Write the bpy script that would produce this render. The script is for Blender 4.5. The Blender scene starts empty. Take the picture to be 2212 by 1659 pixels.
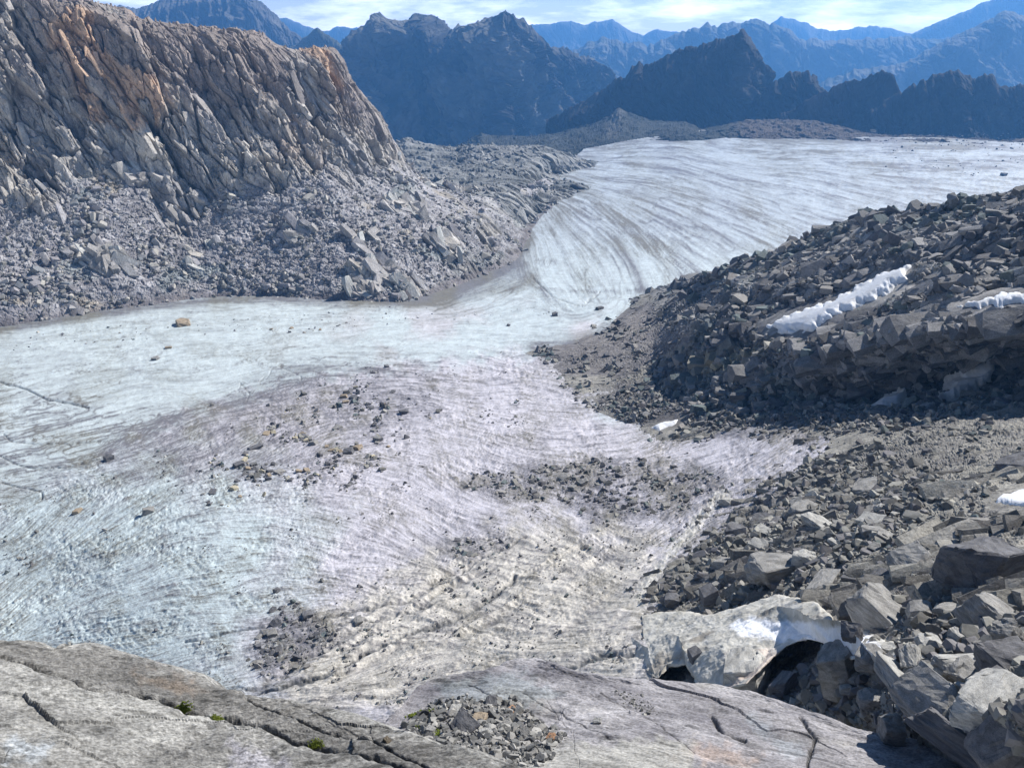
import bpy, bmesh, math, random
import numpy as np
from mathutils import Vector, Matrix
from mathutils.bvhtree import BVHTree

SC = bpy.context.scene
R = math.radians
# ------------------------------------------------------------------ camera, sky, sun, exposure
PITCH = R(24.5); F = 1665.0; CU, CV = 1106.0, 829.5          # pixel units of a 2212 x 1659 picture
cam_d = bpy.data.cameras.new('camera'); cam = bpy.data.objects.new('camera', cam_d)
SC.collection.objects.link(cam); SC.camera = cam
cam_d.sensor_fit = 'HORIZONTAL'; cam_d.sensor_width = 36.0
cam_d.lens = 36.0 * F / 2212.0
cam_d.clip_start = 0.1; cam_d.clip_end = 90000
cam.location = (0, 0, 0); cam.rotation_euler = (R(90) - PITCH, 0, 0)

SUN_AZ, SUN_EL = R(52), R(42)
world = bpy.data.worlds.new('World'); SC.world = world; world.use_nodes = True
wn, wl = world.node_tree.nodes, world.node_tree.links
wn.clear()
wo = wn.new('ShaderNodeOutputWorld'); bg = wn.new('ShaderNodeBackground'); sky = wn.new('ShaderNodeTexSky')
sky.sky_type = 'NISHITA'; sky.sun_disc = False; sky.sun_elevation = SUN_EL; sky.sun_rotation = SUN_AZ
sky.altitude = 2800; sky.air_density = 1.0; sky.dust_density = 0.6; sky.ozone_density = 2.0
bg.inputs['Strength'].default_value = 0.05
tc = wn.new('ShaderNodeTexCoord'); mp = wn.new('ShaderNodeMapping'); mp.inputs['Scale'].default_value = (3, 3, 15)
cn = wn.new('ShaderNodeTexNoise'); cn.inputs['Scale'].default_value = 2.6; cn.inputs['Detail'].default_value = 7; cn.inputs['Roughness'].default_value = 0.62
cr = wn.new('ShaderNodeValToRGB'); cr.color_ramp.elements[0].position = 0.42; cr.color_ramp.elements[1].position = 0.66
cmul = wn.new('ShaderNodeMath'); cmul.operation = 'MULTIPLY'; cmul.inputs[1].default_value = 0.75
cm = wn.new('ShaderNodeMixRGB'); cm.inputs['Color2'].default_value = (48, 48, 50, 1)
wl.new(tc.outputs['Generated'], mp.inputs['Vector']); wl.new(mp.outputs['Vector'], cn.inputs['Vector'])
wl.new(cn.outputs['Fac'], cr.inputs['Fac']); wl.new(cr.outputs['Color'], cmul.inputs[0])
sep = wn.new('ShaderNodeSeparateXYZ'); wl.new(tc.outputs['Generated'], sep.inputs['Vector'])
hz = wn.new('ShaderNodeMapRange'); hz.inputs['From Min'].default_value = .16; hz.inputs['From Max'].default_value = .02; hz.inputs['To Min'].default_value = 0; hz.inputs['To Max'].default_value = 1
wl.new(sep.outputs['Z'], hz.inputs['Value'])
cadd = wn.new('ShaderNodeMath'); cadd.operation = 'ADD'; cadd.inputs[1].default_value = .3; wl.new(cmul.outputs[0], cadd.inputs[0])
cm2 = wn.new('ShaderNodeMath'); cm2.operation = 'MULTIPLY'; wl.new(cadd.outputs[0], cm2.inputs[0]); wl.new(hz.outputs['Result'], cm2.inputs[1])
wl.new(cm2.outputs[0], cm.inputs['Fac']); wl.new(sky.outputs['Color'], cm.inputs['Color1'])
wl.new(cm.outputs['Color'], bg.inputs['Color']); wl.new(bg.outputs['Background'], wo.inputs['Surface'])

sd = bpy.data.lights.new('sun', 'SUN'); sd.energy = 4.9; sd.angle = R(0.53); sd.color = (1.0, 0.955, 0.89)
sun = bpy.data.objects.new('sun', sd); SC.collection.objects.link(sun)
SUN = Vector((math.sin(SUN_AZ) * math.cos(SUN_EL), math.cos(SUN_AZ) * math.cos(SUN_EL), math.sin(SUN_EL)))
sun.rotation_euler = SUN.to_track_quat('Z', 'Y').to_euler()
sun.location = (60, 60, 200)
SC.view_settings.view_transform = 'Standard'; SC.view_settings.look = 'None'
SC.view_settings.exposure = 0.64; SC.view_settings.gamma = 1.0
SC.render.engine = 'CYCLES'
SC.cycles.use_denoising = True
SC.cycles.max_bounces = 4; SC.cycles.diffuse_bounces = 2; SC.cycles.volume_bounces = 1
SC.cycles.glossy_bounces = 2; SC.cycles.caustics_reflective = False; SC.cycles.caustics_refractive = False

rng = np.random.default_rng(7)
COL = SC.collection
HAZE = 1.15e-4

# ------------------------------------------------------------------ projection helpers
cp, sp = math.cos(PITCH), math.sin(PITCH)
def P3(u, v, d):
    """world point seen at pixel (u, v) at forward distance y = d"""
    u, v, d = np.asarray(u, float), np.asarray(v, float), np.asarray(d, float)
    x = (u - CU) / F; w = (v - CV) / F
    dy = cp - w * sp; dz = -sp - w * cp
    s = d / dy
    return np.stack([x * s, d + 0 * s, dz * s], -1)
def PJ(p):
    f = p[..., 1] * cp - p[..., 2] * sp
    up = p[..., 1] * sp + p[..., 2] * cp
    f = np.maximum(f, 0.05)
    return CU + F * p[..., 0] / f, CV - F * up / f

# ------------------------------------------------------------------ noise
M32 = np.uint32(0xffffffff)
def hsh(i, j, k, s):
    with np.errstate(over='ignore'):
        h = (i.astype(np.int64).astype(np.uint32) * np.uint32(374761393) + j.astype(np.int64).astype(np.uint32) * np.uint32(668265263)
             + k.astype(np.int64).astype(np.uint32) * np.uint32(2147483647) + np.uint32((s * 974711 + 12345) & 0xffffffff))
        h ^= h >> np.uint32(15); h *= np.uint32(2246822519); h ^= h >> np.uint32(13); h *= np.uint32(3266489917); h ^= h >> np.uint32(16)
    return h.astype(np.float32) / np.float32(4294967296.0)
def vn(p, s=0):
    """value noise, -1..1"""
    f = np.floor(p); t = (p - f).astype(np.float32); t = t * t * (3 - 2 * t)
    f = f.astype(np.int64)
    i, j, k = f[..., 0], f[..., 1], f[..., 2]
    r = 0
    for a in (0, 1):
        wa = t[..., 0] if a else 1 - t[..., 0]
        for b in (0, 1):
            wb = wa * (t[..., 1] if b else 1 - t[..., 1])
            for c in (0, 1):
                r = r + wb * (t[..., 2] if c else 1 - t[..., 2]) * hsh(i + a, j + b, k + c, s)
    return r * 2 - 1
def fbm(p, o=5, s=0, g=0.5, l=2.03):
    r = 0; a = 1.0; n = 0
    for q in range(o):
        r = r + a * vn(p * (l ** q) + 17.3 * q, s + q); n += a; a *= g
    return r / n
def ridged(p, o=5, s=0, g=0.5, l=2.1):
    r = 0; a = 1.0; n = 0
    for q in range(o):
        r = r + a * (1 - np.abs(vn(p * (l ** q) + 9.1 * q, s + q)) * 2); n += a; a *= g
    return r / n
def facets(p, s=0, jit=0.8):
    """angular cells: returns plane-like height (about -1..1), edge distance, per-cell random"""
    b = np.floor(p - 0.5).astype(np.int64)
    f1 = np.full(p.shape[:-1], 9.0, np.float32); f2 = f1.copy(); hh = np.zeros_like(f1); rr = np.zeros_like(f1)
    for a in (0, 1):
        for c in (0, 1):
            for e in (0, 1):
                i, j, k = b[..., 0] + a, b[..., 1] + c, b[..., 2] + e
                h1, h2, h3 = hsh(i, j, k, s), hsh(i, j, k, s + 1), hsh(i, j, k, s + 2)
                dx = p[..., 0] - i - 0.5 - (h1 - .5) * jit; dy = p[..., 1] - j - 0.5 - (h2 - .5) * jit; dz = p[..., 2] - k - 0.5 - (h3 - .5) * jit
                d = np.abs(dx) * 0.9 + np.abs(dy) + np.abs(dz) + 0.35 * np.sqrt(dx * dx + dy * dy + dz * dz)
                h4 = hsh(i, j, k, s + 3)
                g = (h4 * 2 - 1) * 0.6 + (hsh(i, j, k, s + 4) - .5) * 1.7 * dx + (hsh(i, j, k, s + 5) - .5) * 1.7 * dy + (hsh(i, j, k, s + 6) - .5) * 1.7 * dz
                m = d < f1
                f2 = np.where(m, f1, np.minimum(f2, d)); hh = np.where(m, g, hh); rr = np.where(m, h4, rr); f1 = np.where(m, d, f1)
    return hh.astype(np.float32), (f2 - f1).astype(np.float32), rr
def blocks(p, s=0, jit=0.6, steep=3.2):
    """pile of tilted boxes with planar tops and steep sides: height about 0..1"""
    b = np.floor(p - 0.5).astype(np.int64); H = np.full(p.shape[:-1], -0.6, np.float32); RR = np.zeros_like(H)
    for a in (0, 1):
        for c in (0, 1):
            for e in (0, 1):
                i, j, k = b[..., 0] + a, b[..., 1] + c, b[..., 2] + e
                r1, r2, r3, r4 = (hsh(i, j, k, s + q_) for q_ in range(4))
                dx = p[..., 0] - i - 0.5 - (r1 - .5) * jit; dy = p[..., 1] - j - 0.5 - (r2 - .5) * jit; dz = p[..., 2] - k - 0.5 - (r3 - .5) * jit
                an = r4 * 3.1; ca, sa = np.cos(an), np.sin(an)
                ex = ca * dx + sa * dy; ey = ca * dy - sa * dx
                d = np.maximum(np.maximum(np.abs(ex + .25 * dz) * (1 + r1 * .7), np.abs(ey - .3 * ex) * (1 + r2 * .7)), np.abs(dz) * 1.1)
                top = r3 * .7 + (r1 - .5) * 1.3 * dx + (r2 - .5) * 1.3 * dy + (r4 - .5) * 1.0 * dz
                g = np.minimum(top, (0.62 - d) * steep)
                m = g > H; H = np.where(m, g, H); RR = np.where(m, r4, RR)
    return H.astype(np.float32), RR.astype(np.float32)
def basis(ax, n):
    a = np.array(ax, float); a /= np.linalg.norm(a)
    n = np.array(n, float); n -= a * n.dot(a); n /= np.linalg.norm(n)
    return np.stack([a, np.cross(n, a), n])        # rows: along, across, out
def ss(a, b, x):
    t = np.clip((x - a) / (b - a), 0, 1); return t * t * (3 - 2 * t)
def lerp(a, b, t):
    return a + (b - a) * t
def cmix(a, b, t):
    a = np.asarray(a, np.float32); b = np.asarray(b, np.float32)
    return a + (b - a) * t[..., None]

# ------------------------------------------------------------------ lofts
def pchip(x, y, xn):
    """monotone cubic along axis 0"""
    x = np.asarray(x, float); y = np.asarray(y, float)
    h = np.diff(x); sh = (-1,) + (1,) * (y.ndim - 1)
    dl = np.diff(y, axis=0) / h.reshape(sh)
    m = np.zeros_like(y)
    if len(x) > 2:
        a, b = dl[:-1], dl[1:]
        w1 = (2 * h[1:] + h[:-1]).reshape(sh); w2 = (h[1:] + 2 * h[:-1]).reshape(sh)
        with np.errstate(divide='ignore', invalid='ignore'):
            hm = (w1 + w2) / (w1 / a + w2 / b)
        m[1:-1] = np.where(a * b > 0, hm, 0)
    m[0] = dl[0]; m[-1] = dl[-1]
    i = np.clip(np.searchsorted(x, xn, side='right') - 1, 0, len(x) - 2)
    t = ((xn - x[i]) / h[i]).reshape(sh); hi = h[i].reshape(sh)
    return ((1 + 2 * t) * (1 - t) ** 2) * y[i] + t * (1 - t) ** 2 * hi * m[i] + t * t * (3 - 2 * t) * y[i + 1] + t * t * (t - 1) * hi * m[i + 1]

GU = np.array([-700, 0, 500, 1000, 1400, 1700, 2000, 2400, 2900.])
GV = np.array([200, 260, 300, 350, 450, 550, 650, 750, 850, 950, 1050, 1150, 1250, 1350, 1450, 1650, 1900.])
GD = np.array([
    [2700, 2700, 2700, 2700, 2700, 2700, 2700, 2700, 2700],
    [1850, 1850, 1850, 1850, 1850, 1850, 1850, 1850, 1850],
    [1420, 1420, 1420, 1420, 1420, 1420, 1420, 1420, 1420],
    [1130, 1130, 1130, 1130, 1130, 1130, 1130, 1130, 1130],
    [790, 790, 790, 790, 790, 790, 790, 780, 780],
    [600, 600, 600, 600, 590, 580, 560, 540, 520],
    [448, 442, 442, 458, 440, 425, 400, 380, 360],
    [368, 360, 355, 350, 335, 310, 280, 255, 230],
    [304, 295, 285, 270, 252, 220, 188, 160, 140],
    [254, 242, 225, 212, 198, 160, 126, 102, 88],
    [214, 203, 182, 168, 153, 122, 92, 75, 64],
    [188, 175, 150, 136, 117, 95, 72, 58, 50],
    [165, 152, 124, 110, 92, 72, 55, 44, 38],
    [145, 130, 104, 90, 74, 58, 44, 35, 30],
    [126, 112, 88, 76, 60, 46, 35, 28, 24],
    [98, 85, 68, 58, 45, 34, 25, 20, 16],
    [80, 68, 55, 46, 36, 27, 20, 15, 12.]])
_gu = pchip(GU, np.log(GD).T, np.arange(-700, 2901, 10)).T
_gg = pchip(GV, _gu, np.arange(200, 1901, 10))
def gd(u, v):
    """forward distance of the ice surface seen at pixel (u, v)"""
    a = np.clip((np.asarray(u, float) + 700) / 10, 0, _gg.shape[1] - 1.001); b = np.clip((np.asarray(v, float) - 200) / 10, 0, _gg.shape[0] - 1.001)
    i, j = a.astype(int), b.astype(int); s, t = a - i, b - j
    return np.exp(_gg[j, i] * (1 - s) * (1 - t) + _gg[j, i + 1] * s * (1 - t) + _gg[j + 1, i] * (1 - s) * t + _gg[j + 1, i + 1] * s * t)

def prow(r):
    """row of (u, v, d); d may be 'gX' = X times the ice distance there"""
    out = []
    for q in r:
        d = q[2]
        if isinstance(d, str): d = float(gd(q[0], q[1])) * float(d[1:])
        out.append((q[0], q[1], d))
    return out
def shift(r, dx, dy, dz):
    out = []
    for u, v, d in prow(r):
        p = P3(u, v, d) + np.array([dx, dy, dz]); p[1] = max(p[1], 0.4)
        uu, vv = PJ(p); out.append((float(uu), float(vv), float(p[1])))
    return out
def loft(rows, nu, nv, rough_rows=()):
    cols = []
    us = np.linspace(0, 1, nu)
    for ri, r in enumerate(rows):
        a = np.array(prow(r), float)
        u0 = a[:, 0]
        t = (u0 - u0[0]) / (u0[-1] - u0[0])
        a[:, 2] = np.log(a[:, 2])
        if ri in rough_rows:
            q = np.stack([np.interp(us, t, a[:, k]) for k in range(3)], -1)
        else:
            q = pchip(t, a, us)
        cols.append(q)
    C = np.stack(cols)                       # rows, nu, 3
    st = np.abs(np.diff(C[:, :, 1], axis=0)).mean(1) + 0.15 * np.abs(np.diff(C[:, :, 0], axis=0)).mean(1) + 12
    tt = np.concatenate([[0], np.cumsum(st)])
    Q = pchip(tt, C, np.linspace(0, tt[-1], nv))
    return P3(Q[..., 0], Q[..., 1], np.exp(Q[..., 2])), Q[..., 0], Q[..., 1]
def normals(G):
    a = np.gradient(G, axis=1); b = np.gradient(G, axis=0)
    n = np.cross(a, b); n /= (np.linalg.norm(n, axis=-1, keepdims=True) + 1e-9)
    tc_ = -(n * G).sum(-1)
    if np.median(tc_) < 0: n = -n
    return n
def smooth_grid(a, k):
    for _ in range(k):
        b = a.copy(); b[1:-1] = (a[:-2] + 2 * a[1:-1] + a[2:]) / 4; a = b
        b = a.copy(); b[:, 1:-1] = (a[:, :-2] + 2 * a[:, 1:-1] + a[:, 2:]) / 4; a = b
    return a

# ------------------------------------------------------------------ mesh output
def tag(o, label=None, cat=None, group=None, kind=None):
    if label: o['label'] = label
    if cat: o['category'] = cat
    if group: o['group'] = group
    if kind: o['kind'] = kind
    return o
def raw_mesh(name, V, Fc, mat, col=None, smooth=False, parent=None):
    """V (n,3), Fc (m,k) int"""
    me = bpy.data.meshes.new(name); n, (m, k) = len(V), Fc.shape
    me.vertices.add(n); me.vertices.foreach_set('co', np.ascontiguousarray(V, np.float32).ravel())
    me.loops.add(m * k); me.loops.foreach_set('vertex_index', np.ascontiguousarray(Fc, np.int32).ravel())
    me.polygons.add(m); me.polygons.foreach_set('loop_start', np.arange(0, m * k, k, dtype=np.int32))
    me.polygons.foreach_set('loop_total', np.full(m, k, np.int32))
    me.polygons.foreach_set('use_smooth', np.full(m, bool(smooth)))
    me.update(calc_edges=True)
    if col is not None:
        at = me.color_attributes.new('Col', 'FLOAT_COLOR', 'POINT')
        c = np.ones((n, 4), np.float32); c[:, :3] = np.clip(col, 0.004, 0.95); at.data.foreach_set('color', c.ravel())
    me.materials.append(mat)
    o = bpy.data.objects.new(name, me); COL.objects.link(o)
    if parent: o.parent = parent
    return o
def grid_faces(nv, nu, keep=None):
    i = np.arange(nv * nu).reshape(nv, nu)
    q = np.stack([i[:-1, :-1], i[:-1, 1:], i[1:, 1:], i[1:, :-1]], -1)
    if keep is not None:
        q = q[keep[:-1, :-1] & keep[:-1, 1:] & keep[1:, 1:] & keep[1:, :-1]]
    return q.reshape(-1, 4)
SURF = {}
def grid_mesh(name, G, mat, col, smooth=False, bvh=False, keep=None):
    nv, nu = G.shape[:2]
    Fc = grid_faces(nv, nu, keep)
    a, b, c = G[0, 0], G[0, 1], G[1, 0]
    j, i = nv // 2, nu // 2
    nn = np.cross(G[j, i + 1] - G[j, i], G[j + 1, i] - G[j, i])   # face winding (i, i+1, next row)
    if nn.dot(-G[j, i]) < 0: Fc = Fc[:, ::-1]
    o = raw_mesh(name, G.reshape(-1, 3), Fc, mat, col.reshape(-1, 3), smooth)
    tag(o, kind='structure')
    if bvh: SURF[name] = G
    return o
def poly_sd(poly, u, v, cut=None):
    """signed distance in pixels, positive inside"""
    u = u.astype(np.float32); v = v.astype(np.float32)
    d = np.full(u.shape, 1e9, np.float32); ins = np.zeros(u.shape, bool); n = len(poly)
    for q in range(n):
        x0, y0 = poly[q]; x1, y1 = poly[(q + 1) % n]
        ex, ey = x1 - x0, y1 - y0
        t = np.clip(((u - x0) * ex + (v - y0) * ey) / (ex * ex + ey * ey + 1e-9), 0, 1)
        d = np.minimum(d, (u - x0 - t * ex) ** 2 + (v - y0 - t * ey) ** 2)
        if y0 != y1:
            ins ^= ((y0 > v) != (y1 > v)) & (u < (x1 - x0) * (v - y0) / (y1 - y0) + x0)
    d = np.sqrt(d); return np.where(ins, d, -d)
def line_d(pts, u, v):
    d = np.full(u.shape, 1e9, np.float32)
    for (x0, y0), (x1, y1) in zip(pts[:-1], pts[1:]):
        ex, ey = x1 - x0, y1 - y0
        t = np.clip(((u - x0) * ex + (v - y0) * ey) / (ex * ex + ey * ey + 1e-9), 0, 1)
        d = np.minimum(d, (u - x0 - t * ex) ** 2 + (v - y0 - t * ey) ** 2)
    return np.sqrt(d)

# ------------------------------------------------------------------ materials
def surf_mat(name, scale, bump=0.5, stretch=(1, 1, 1), rot=(0, 0, 0), rough=0.9, contrast=0.35, dist=0.1, spec=0.25, attr=True, base=(.3, .3, .3), speck=0.0, sub=0.0):
    """scale: size in metres of the coarsest shader grain"""
    m = bpy.data.materials.new(name); m.use_nodes = True
    N, L = m.node_tree.nodes, m.node_tree.links
    b = N['Principled BSDF']; b.inputs['Roughness'].default_value = rough; b.inputs['Specular IOR Level'].default_value = spec
    tc = N.new('ShaderNodeTexCoord'); mp = N.new('ShaderNodeMapping'); mp.inputs['Scale'].default_value = stretch; mp.inputs['Rotation'].default_value = rot
    L.new(tc.outputs['Object'], mp.inputs['Vector'])
    n1 = N.new('ShaderNodeTexNoise'); n1.inputs['Scale'].default_value = 1 / scale; n1.inputs['Detail'].default_value = 8; n1.inputs['Roughness'].default_value = 0.68
    L.new(mp.outputs['Vector'], n1.inputs['Vector'])
    if attr:
        a = N.new('ShaderNodeAttribute'); a.attribute_name = 'Col'; src = a.outputs['Color']
    else:
        a = N.new('ShaderNodeRGB'); a.outputs[0].default_value = (*base, 1); src = a.outputs[0]
    mr = N.new('ShaderNodeMapRange'); mr.inputs['From Min'].default_value = 0.3; mr.inputs['From Max'].default_value = 0.7
    mr.inputs['To Min'].default_value = 1 - contrast; mr.inputs['To Max'].default_value = 1 + contrast
    L.new(n1.outputs['Fac'], mr.inputs['Value'])
    mx = N.new('ShaderNodeMixRGB'); mx.blend_type = 'MULTIPLY'; mx.inputs['Fac'].default_value = 1
    L.new(src, mx.inputs['Color1']); L.new(mr.outputs['Result'], mx.inputs['Color2'])
    out = mx.outputs['Color']
    if speck > 0:
        n2 = N.new('ShaderNodeTexNoise'); n2.inputs['Scale'].default_value = 14 / scale; n2.inputs['Detail'].default_value = 3; n2.inputs['Roughness'].default_value = .8
        L.new(mp.outputs['Vector'], n2.inputs['Vector'])
        m2 = N.new('ShaderNodeMapRange'); m2.inputs['From Min'].default_value = 0.35; m2.inputs['From Max'].default_value = 0.65
        m2.inputs['To Min'].default_value = 1 - speck; m2.inputs['To Max'].default_value = 1 + speck
        L.new(n2.outputs['Fac'], m2.inputs['Value'])
        mx2 = N.new('ShaderNodeMixRGB'); mx2.blend_type = 'MULTIPLY'; mx2.inputs['Fac'].default_value = 1
        L.new(out, mx2.inputs['Color1']); L.new(m2.outputs['Result'], mx2.inputs['Color2']); out = mx2.outputs['Color']
    L.new(out, b.inputs['Base Color'])
    bp = N.new('ShaderNodeBump'); bp.inputs['Strength'].default_value = bump; bp.inputs['Distance'].default_value = dist
    L.new(n1.outputs['Fac'], bp.inputs['Height']); L.new(bp.outputs['Normal'], b.inputs['Normal'])
    return m

def boxy(seed, j=.28, cuts=3):
    """angular block: jittered box with clipped corners"""
    r_ = random.Random(seed); bm = bmesh.new()
    for x in (-1, 1):
        for y in (-1, 1):
            for z in (-1, 1):
                if r_.random() < .22:
                    k_ = r_.uniform(.3, .7)
                    for ax in range(3):
                        p = [x, y, z]; p[ax] *= k_ - .2; bm.verts.new([c_ * (1 - r_.random() * j * .6) for c_ in p])
                else:
                    bm.verts.new([x * (1 - r_.random() * j * 1.6), y * (1 - r_.random() * j * 1.6), z * (1 - r_.random() * j * 1.6)])
    bmesh.ops.convex_hull(bm, input=bm.verts)
    for v_ in [v_ for v_ in bm.verts if not v_.link_faces]: bm.verts.remove(v_)
    bmesh.ops.triangulate(bm, faces=bm.faces); bm.verts.ensure_lookup_table(); bm.verts.index_update()
    out = (np.array([v_.co[:] for v_ in bm.verts]), np.array([[v_.index for v_ in f.verts] for f in bm.faces])); bm.free(); return out
VAR = [boxy(60 + i, [.18, .3, .24, .36][i % 4]) for i in range(14)]
def rotm(n_, tip=.35):
    q = rng.standard_normal((n_, 4)); q[:, 1:3] *= tip; q /= np.linalg.norm(q, axis=1, keepdims=True)
    w, x, y, z = q.T
    return np.stack([1 - 2 * (y * y + z * z), 2 * (x * y - z * w), 2 * (x * z + y * w), 2 * (x * y + z * w), 1 - 2 * (x * x + z * z), 2 * (y * z - x * w), 2 * (x * z - y * w), 2 * (y * z + x * w), 1 - 2 * (x * x + y * y)], -1).reshape(-1, 3, 3)
def rotsmall(n_, a):
    v_ = rng.standard_normal((n_, 3)) * a; q = np.concatenate([np.ones((n_, 1)), v_], 1); q /= np.linalg.norm(q, axis=1, keepdims=True)
    w, x, y, z = q.T
    return np.stack([1 - 2 * (y * y + z * z), 2 * (x * y - z * w), 2 * (x * z + y * w), 2 * (x * y + z * w), 1 - 2 * (x * x + z * z), 2 * (y * z - x * w), 2 * (x * z - y * w), 2 * (y * z + x * w), 1 - 2 * (x * x + y * y)], -1).reshape(-1, 3, 3)
def place(pos, sc3, Rm, cols):
    vi = rng.integers(0, len(VAR), len(pos)); Vs, Fs, Cs, off = [], [], [], 0
    for k in range(len(VAR)):
        m = np.where(vi == k)[0]
        if not len(m): continue
        v_, f_ = VAR[k]
        w = np.einsum('nij,nkj->nki', Rm[m], v_[None] * sc3[m][:, None]) + pos[m][:, None]
        Vs.append(w.reshape(-1, 3)); Fs.append((f_[None] + (np.arange(len(m)) * len(v_))[:, None, None] + off).reshape(-1, 3)); off += len(m) * len(v_)
        Cs.append(np.repeat(cols[m], len(v_), 0))
    return np.concatenate(Vs), np.concatenate(Fs), np.concatenate(Cs)
def slabs_on(G, nrm_, col, prob, n_, B, size, asp, seed, sink=.3, jit=.12, colvar=.25, pal=None, palp=0):
    """blocks aligned with the rock's joints, half sunk in the surface; size in metres (min, max)"""
    p = prob.ravel().astype(float); p = p / p.sum()
    idx = rng.choice(len(p), n_, p=p, replace=False)
    pos = G.reshape(-1, 3)[idx].copy(); nn = nrm_.reshape(-1, 3)[idx]
    s_ = size[0] * (size[1] / size[0]) ** (rng.random(n_) ** 2.0)
    sc3 = s_[:, None] * np.array(asp)[None] * rng.uniform(.6, 1.4, (n_, 3))
    pos = pos - nn * (sc3[:, 2:3] * sink)
    Rm = np.einsum('ij,njk->nik', B.T, rotsmall(n_, jit))
    c = col.reshape(-1, 3)[idx] * rng.uniform(1 - colvar, 1 + colvar, (n_, 1))
    if pal is not None:
        m = rng.random(n_) < palp; c[m] = np.array(pal)[rng.integers(0, len(pal), m.sum())]
    return place(pos, sc3, Rm, c)
def grid_plus(name, G, mat, col, extra, bvh=False):
    """terrain grid and its jointed blocks as one surface mesh"""
    nv, nu = G.shape[:2]; Fq = grid_faces(nv, nu)
    j, i = nv // 2, nu // 2
    if np.cross(G[j, i + 1] - G[j, i], G[j + 1, i] - G[j, i]).dot(-G[j, i]) < 0: Fq = Fq[:, ::-1]
    Ft = np.concatenate([Fq[:, [0, 1, 2]], Fq[:, [0, 2, 3]]])
    Vs, Fs, Cs = [G.reshape(-1, 3)], [Ft], [col.reshape(-1, 3)]; off = nv * nu
    for v_, f_, c_ in extra:
        Vs.append(v_); Fs.append(f_ + off); Cs.append(c_); off += len(v_)
    o = raw_mesh(name, np.concatenate(Vs), np.concatenate(Fs), mat, np.concatenate(Cs)); tag(o, kind='structure')
    if bvh: SURF[name] = G
    return o

# ================================================================== DISTANT MOUNTAINS
FAR_M = surf_mat('far_rock', 160, bump=0.9, dist=60, contrast=0.3)
MID_M = surf_mat('mid_rock', 40, bump=0.9, dist=14, contrast=0.35)
def jag(line, amp, freq, seed, d):
    """refine a ridge line with fractal jaggedness"""
    a = np.array(line, float); us = np.arange(a[0, 0], a[-1, 0] + .1, 3.0)
    v = np.interp(us, a[:, 0], a[:, 1])
    q = np.stack([us * freq, us * 0 + seed * 3.7, us * 0], -1)
    v = v - amp * 1.9 * (ridged(q, 6, seed, .62) - 0.4)
    return [(float(x), float(y), d) for x, y in zip(us, v)]
def mountain(name, line, d, drop, slope, amp, mat, c1, c2, seed=1, jg=(5, .03), nv=130, dvar=None, lean=.25):
    top = jag(line, jg[0], jg[1], seed, d)
    if dvar is not None:
        top = [(u, v, d * float(np.interp(u, dvar[0], dvar[1]))) for u, v, _ in top]
    foot = drop / F / math.tan(R(slope))
    du = top[-1][0] - top[0][0]
    back = shift(top[::4] + [top[-1]], 0, d * 0.12, -d * 0.10)
    vb = np.mean([q[1] for q in top[::10]]) + drop
    def rowat(f, pull):
        return [(u, lerp(v, lerp(v + drop, vb, pull), f), dd * (1 - foot * f * (.8 + .2 * f))) for u, v, dd in top]
    nu = int(min(1300, max(300, du * 0.8)))
    G, U, V = loft([back, top, rowat(.33, .5), rowat(.66, .7), rowat(1., .8)], nu, nv, rough_rows=(0, 1, 2, 3, 4))
    n = normals(G); n = smooth_grid(n, 12); n /= np.linalg.norm(n, axis=-1, keepdims=True)
    L = d * 0.03
    tv = np.interp(U, [q[0] for q in top], [q[1] for q in top])
    w = ss(-2, 45, V - tv) * .93 + .07
    st = G @ basis((lean, -.4, -.9), (0, -1, .6)).T
    st = st + (fbm(G / (L * 2), 3, seed + 50) * L * .5)[..., None]
    h = ridged(st / np.array([L * 7, L * 1.7, L * 4]), 6, seed, .58) * 1.2
    fa_, e_, r_ = facets(st / np.array([L * 1.3, L * .4, L * .6]), seed + 3)
    fb_, e_, r2_ = facets(st / np.array([L * .45, L * .17, L * .25]), seed + 9)
    h = (h * .55 + fa_ * .16 + fb_ * .07) * L * amp
    G2 = G + n * (h * w)[..., None]
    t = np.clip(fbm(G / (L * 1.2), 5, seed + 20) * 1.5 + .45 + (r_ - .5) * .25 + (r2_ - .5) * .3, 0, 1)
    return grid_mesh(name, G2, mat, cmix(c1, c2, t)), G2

GRY, LGT, BRN = (.10, .10, .10), (.20, .19, .175), (.16, .13, .10)
mountain('mountain_range', [(560, 45), (620, 40), (660, 55), (700, 66), (735, 54), (780, 62), (840, 60), (900, 70)], 10000, 120, 35, .5, FAR_M, GRY, LGT, 1, (4, .02))
mountain('mountain_range', [(1120, 55), (1180, 50), (1235, 44), (1255, 54), (1320, 42), (1345, 58), (1390, 75), (1420, 62), (1470, 72), (1520, 80), (1660, 52), (1690, 36), (1740, 48), (1790, 66), (1850, 60), (1890, 54), (1920, 60), (1960, 72), (2100, 80)],
         9800, 120, 35, .5, FAR_M, GRY, LGT, 2, (4, .03))
mountain('mountain', [(1900, 95), (1945, 76), (1990, 62), (2030, 46), (2070, 30), (2110, 10), (2150, -5), (2200, -25), (2400, -60)], 7600, 160, 40, .5, FAR_M, GRY, LGT, 3, (3, .03))
mountain('mountain_range', [(1160, 130), (1240, 108), (1290, 85), (1330, 80), (1350, 92), (1400, 96), (1440, 80), (1470, 66), (1505, 60), (1530, 50), (1560, 56), (1600, 48), (1640, 45), (1700, 60), (1725, 88), (1760, 84), (1800, 90), (1870, 86), (1950, 80), (2000, 86), (2050, 84), (2085, 64), (2110, 78), (2300, 90)],
         5900, 190, 42, 1.0, FAR_M, (.09, .10, .08), LGT, 4, (7, .035), nv=240)
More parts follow.
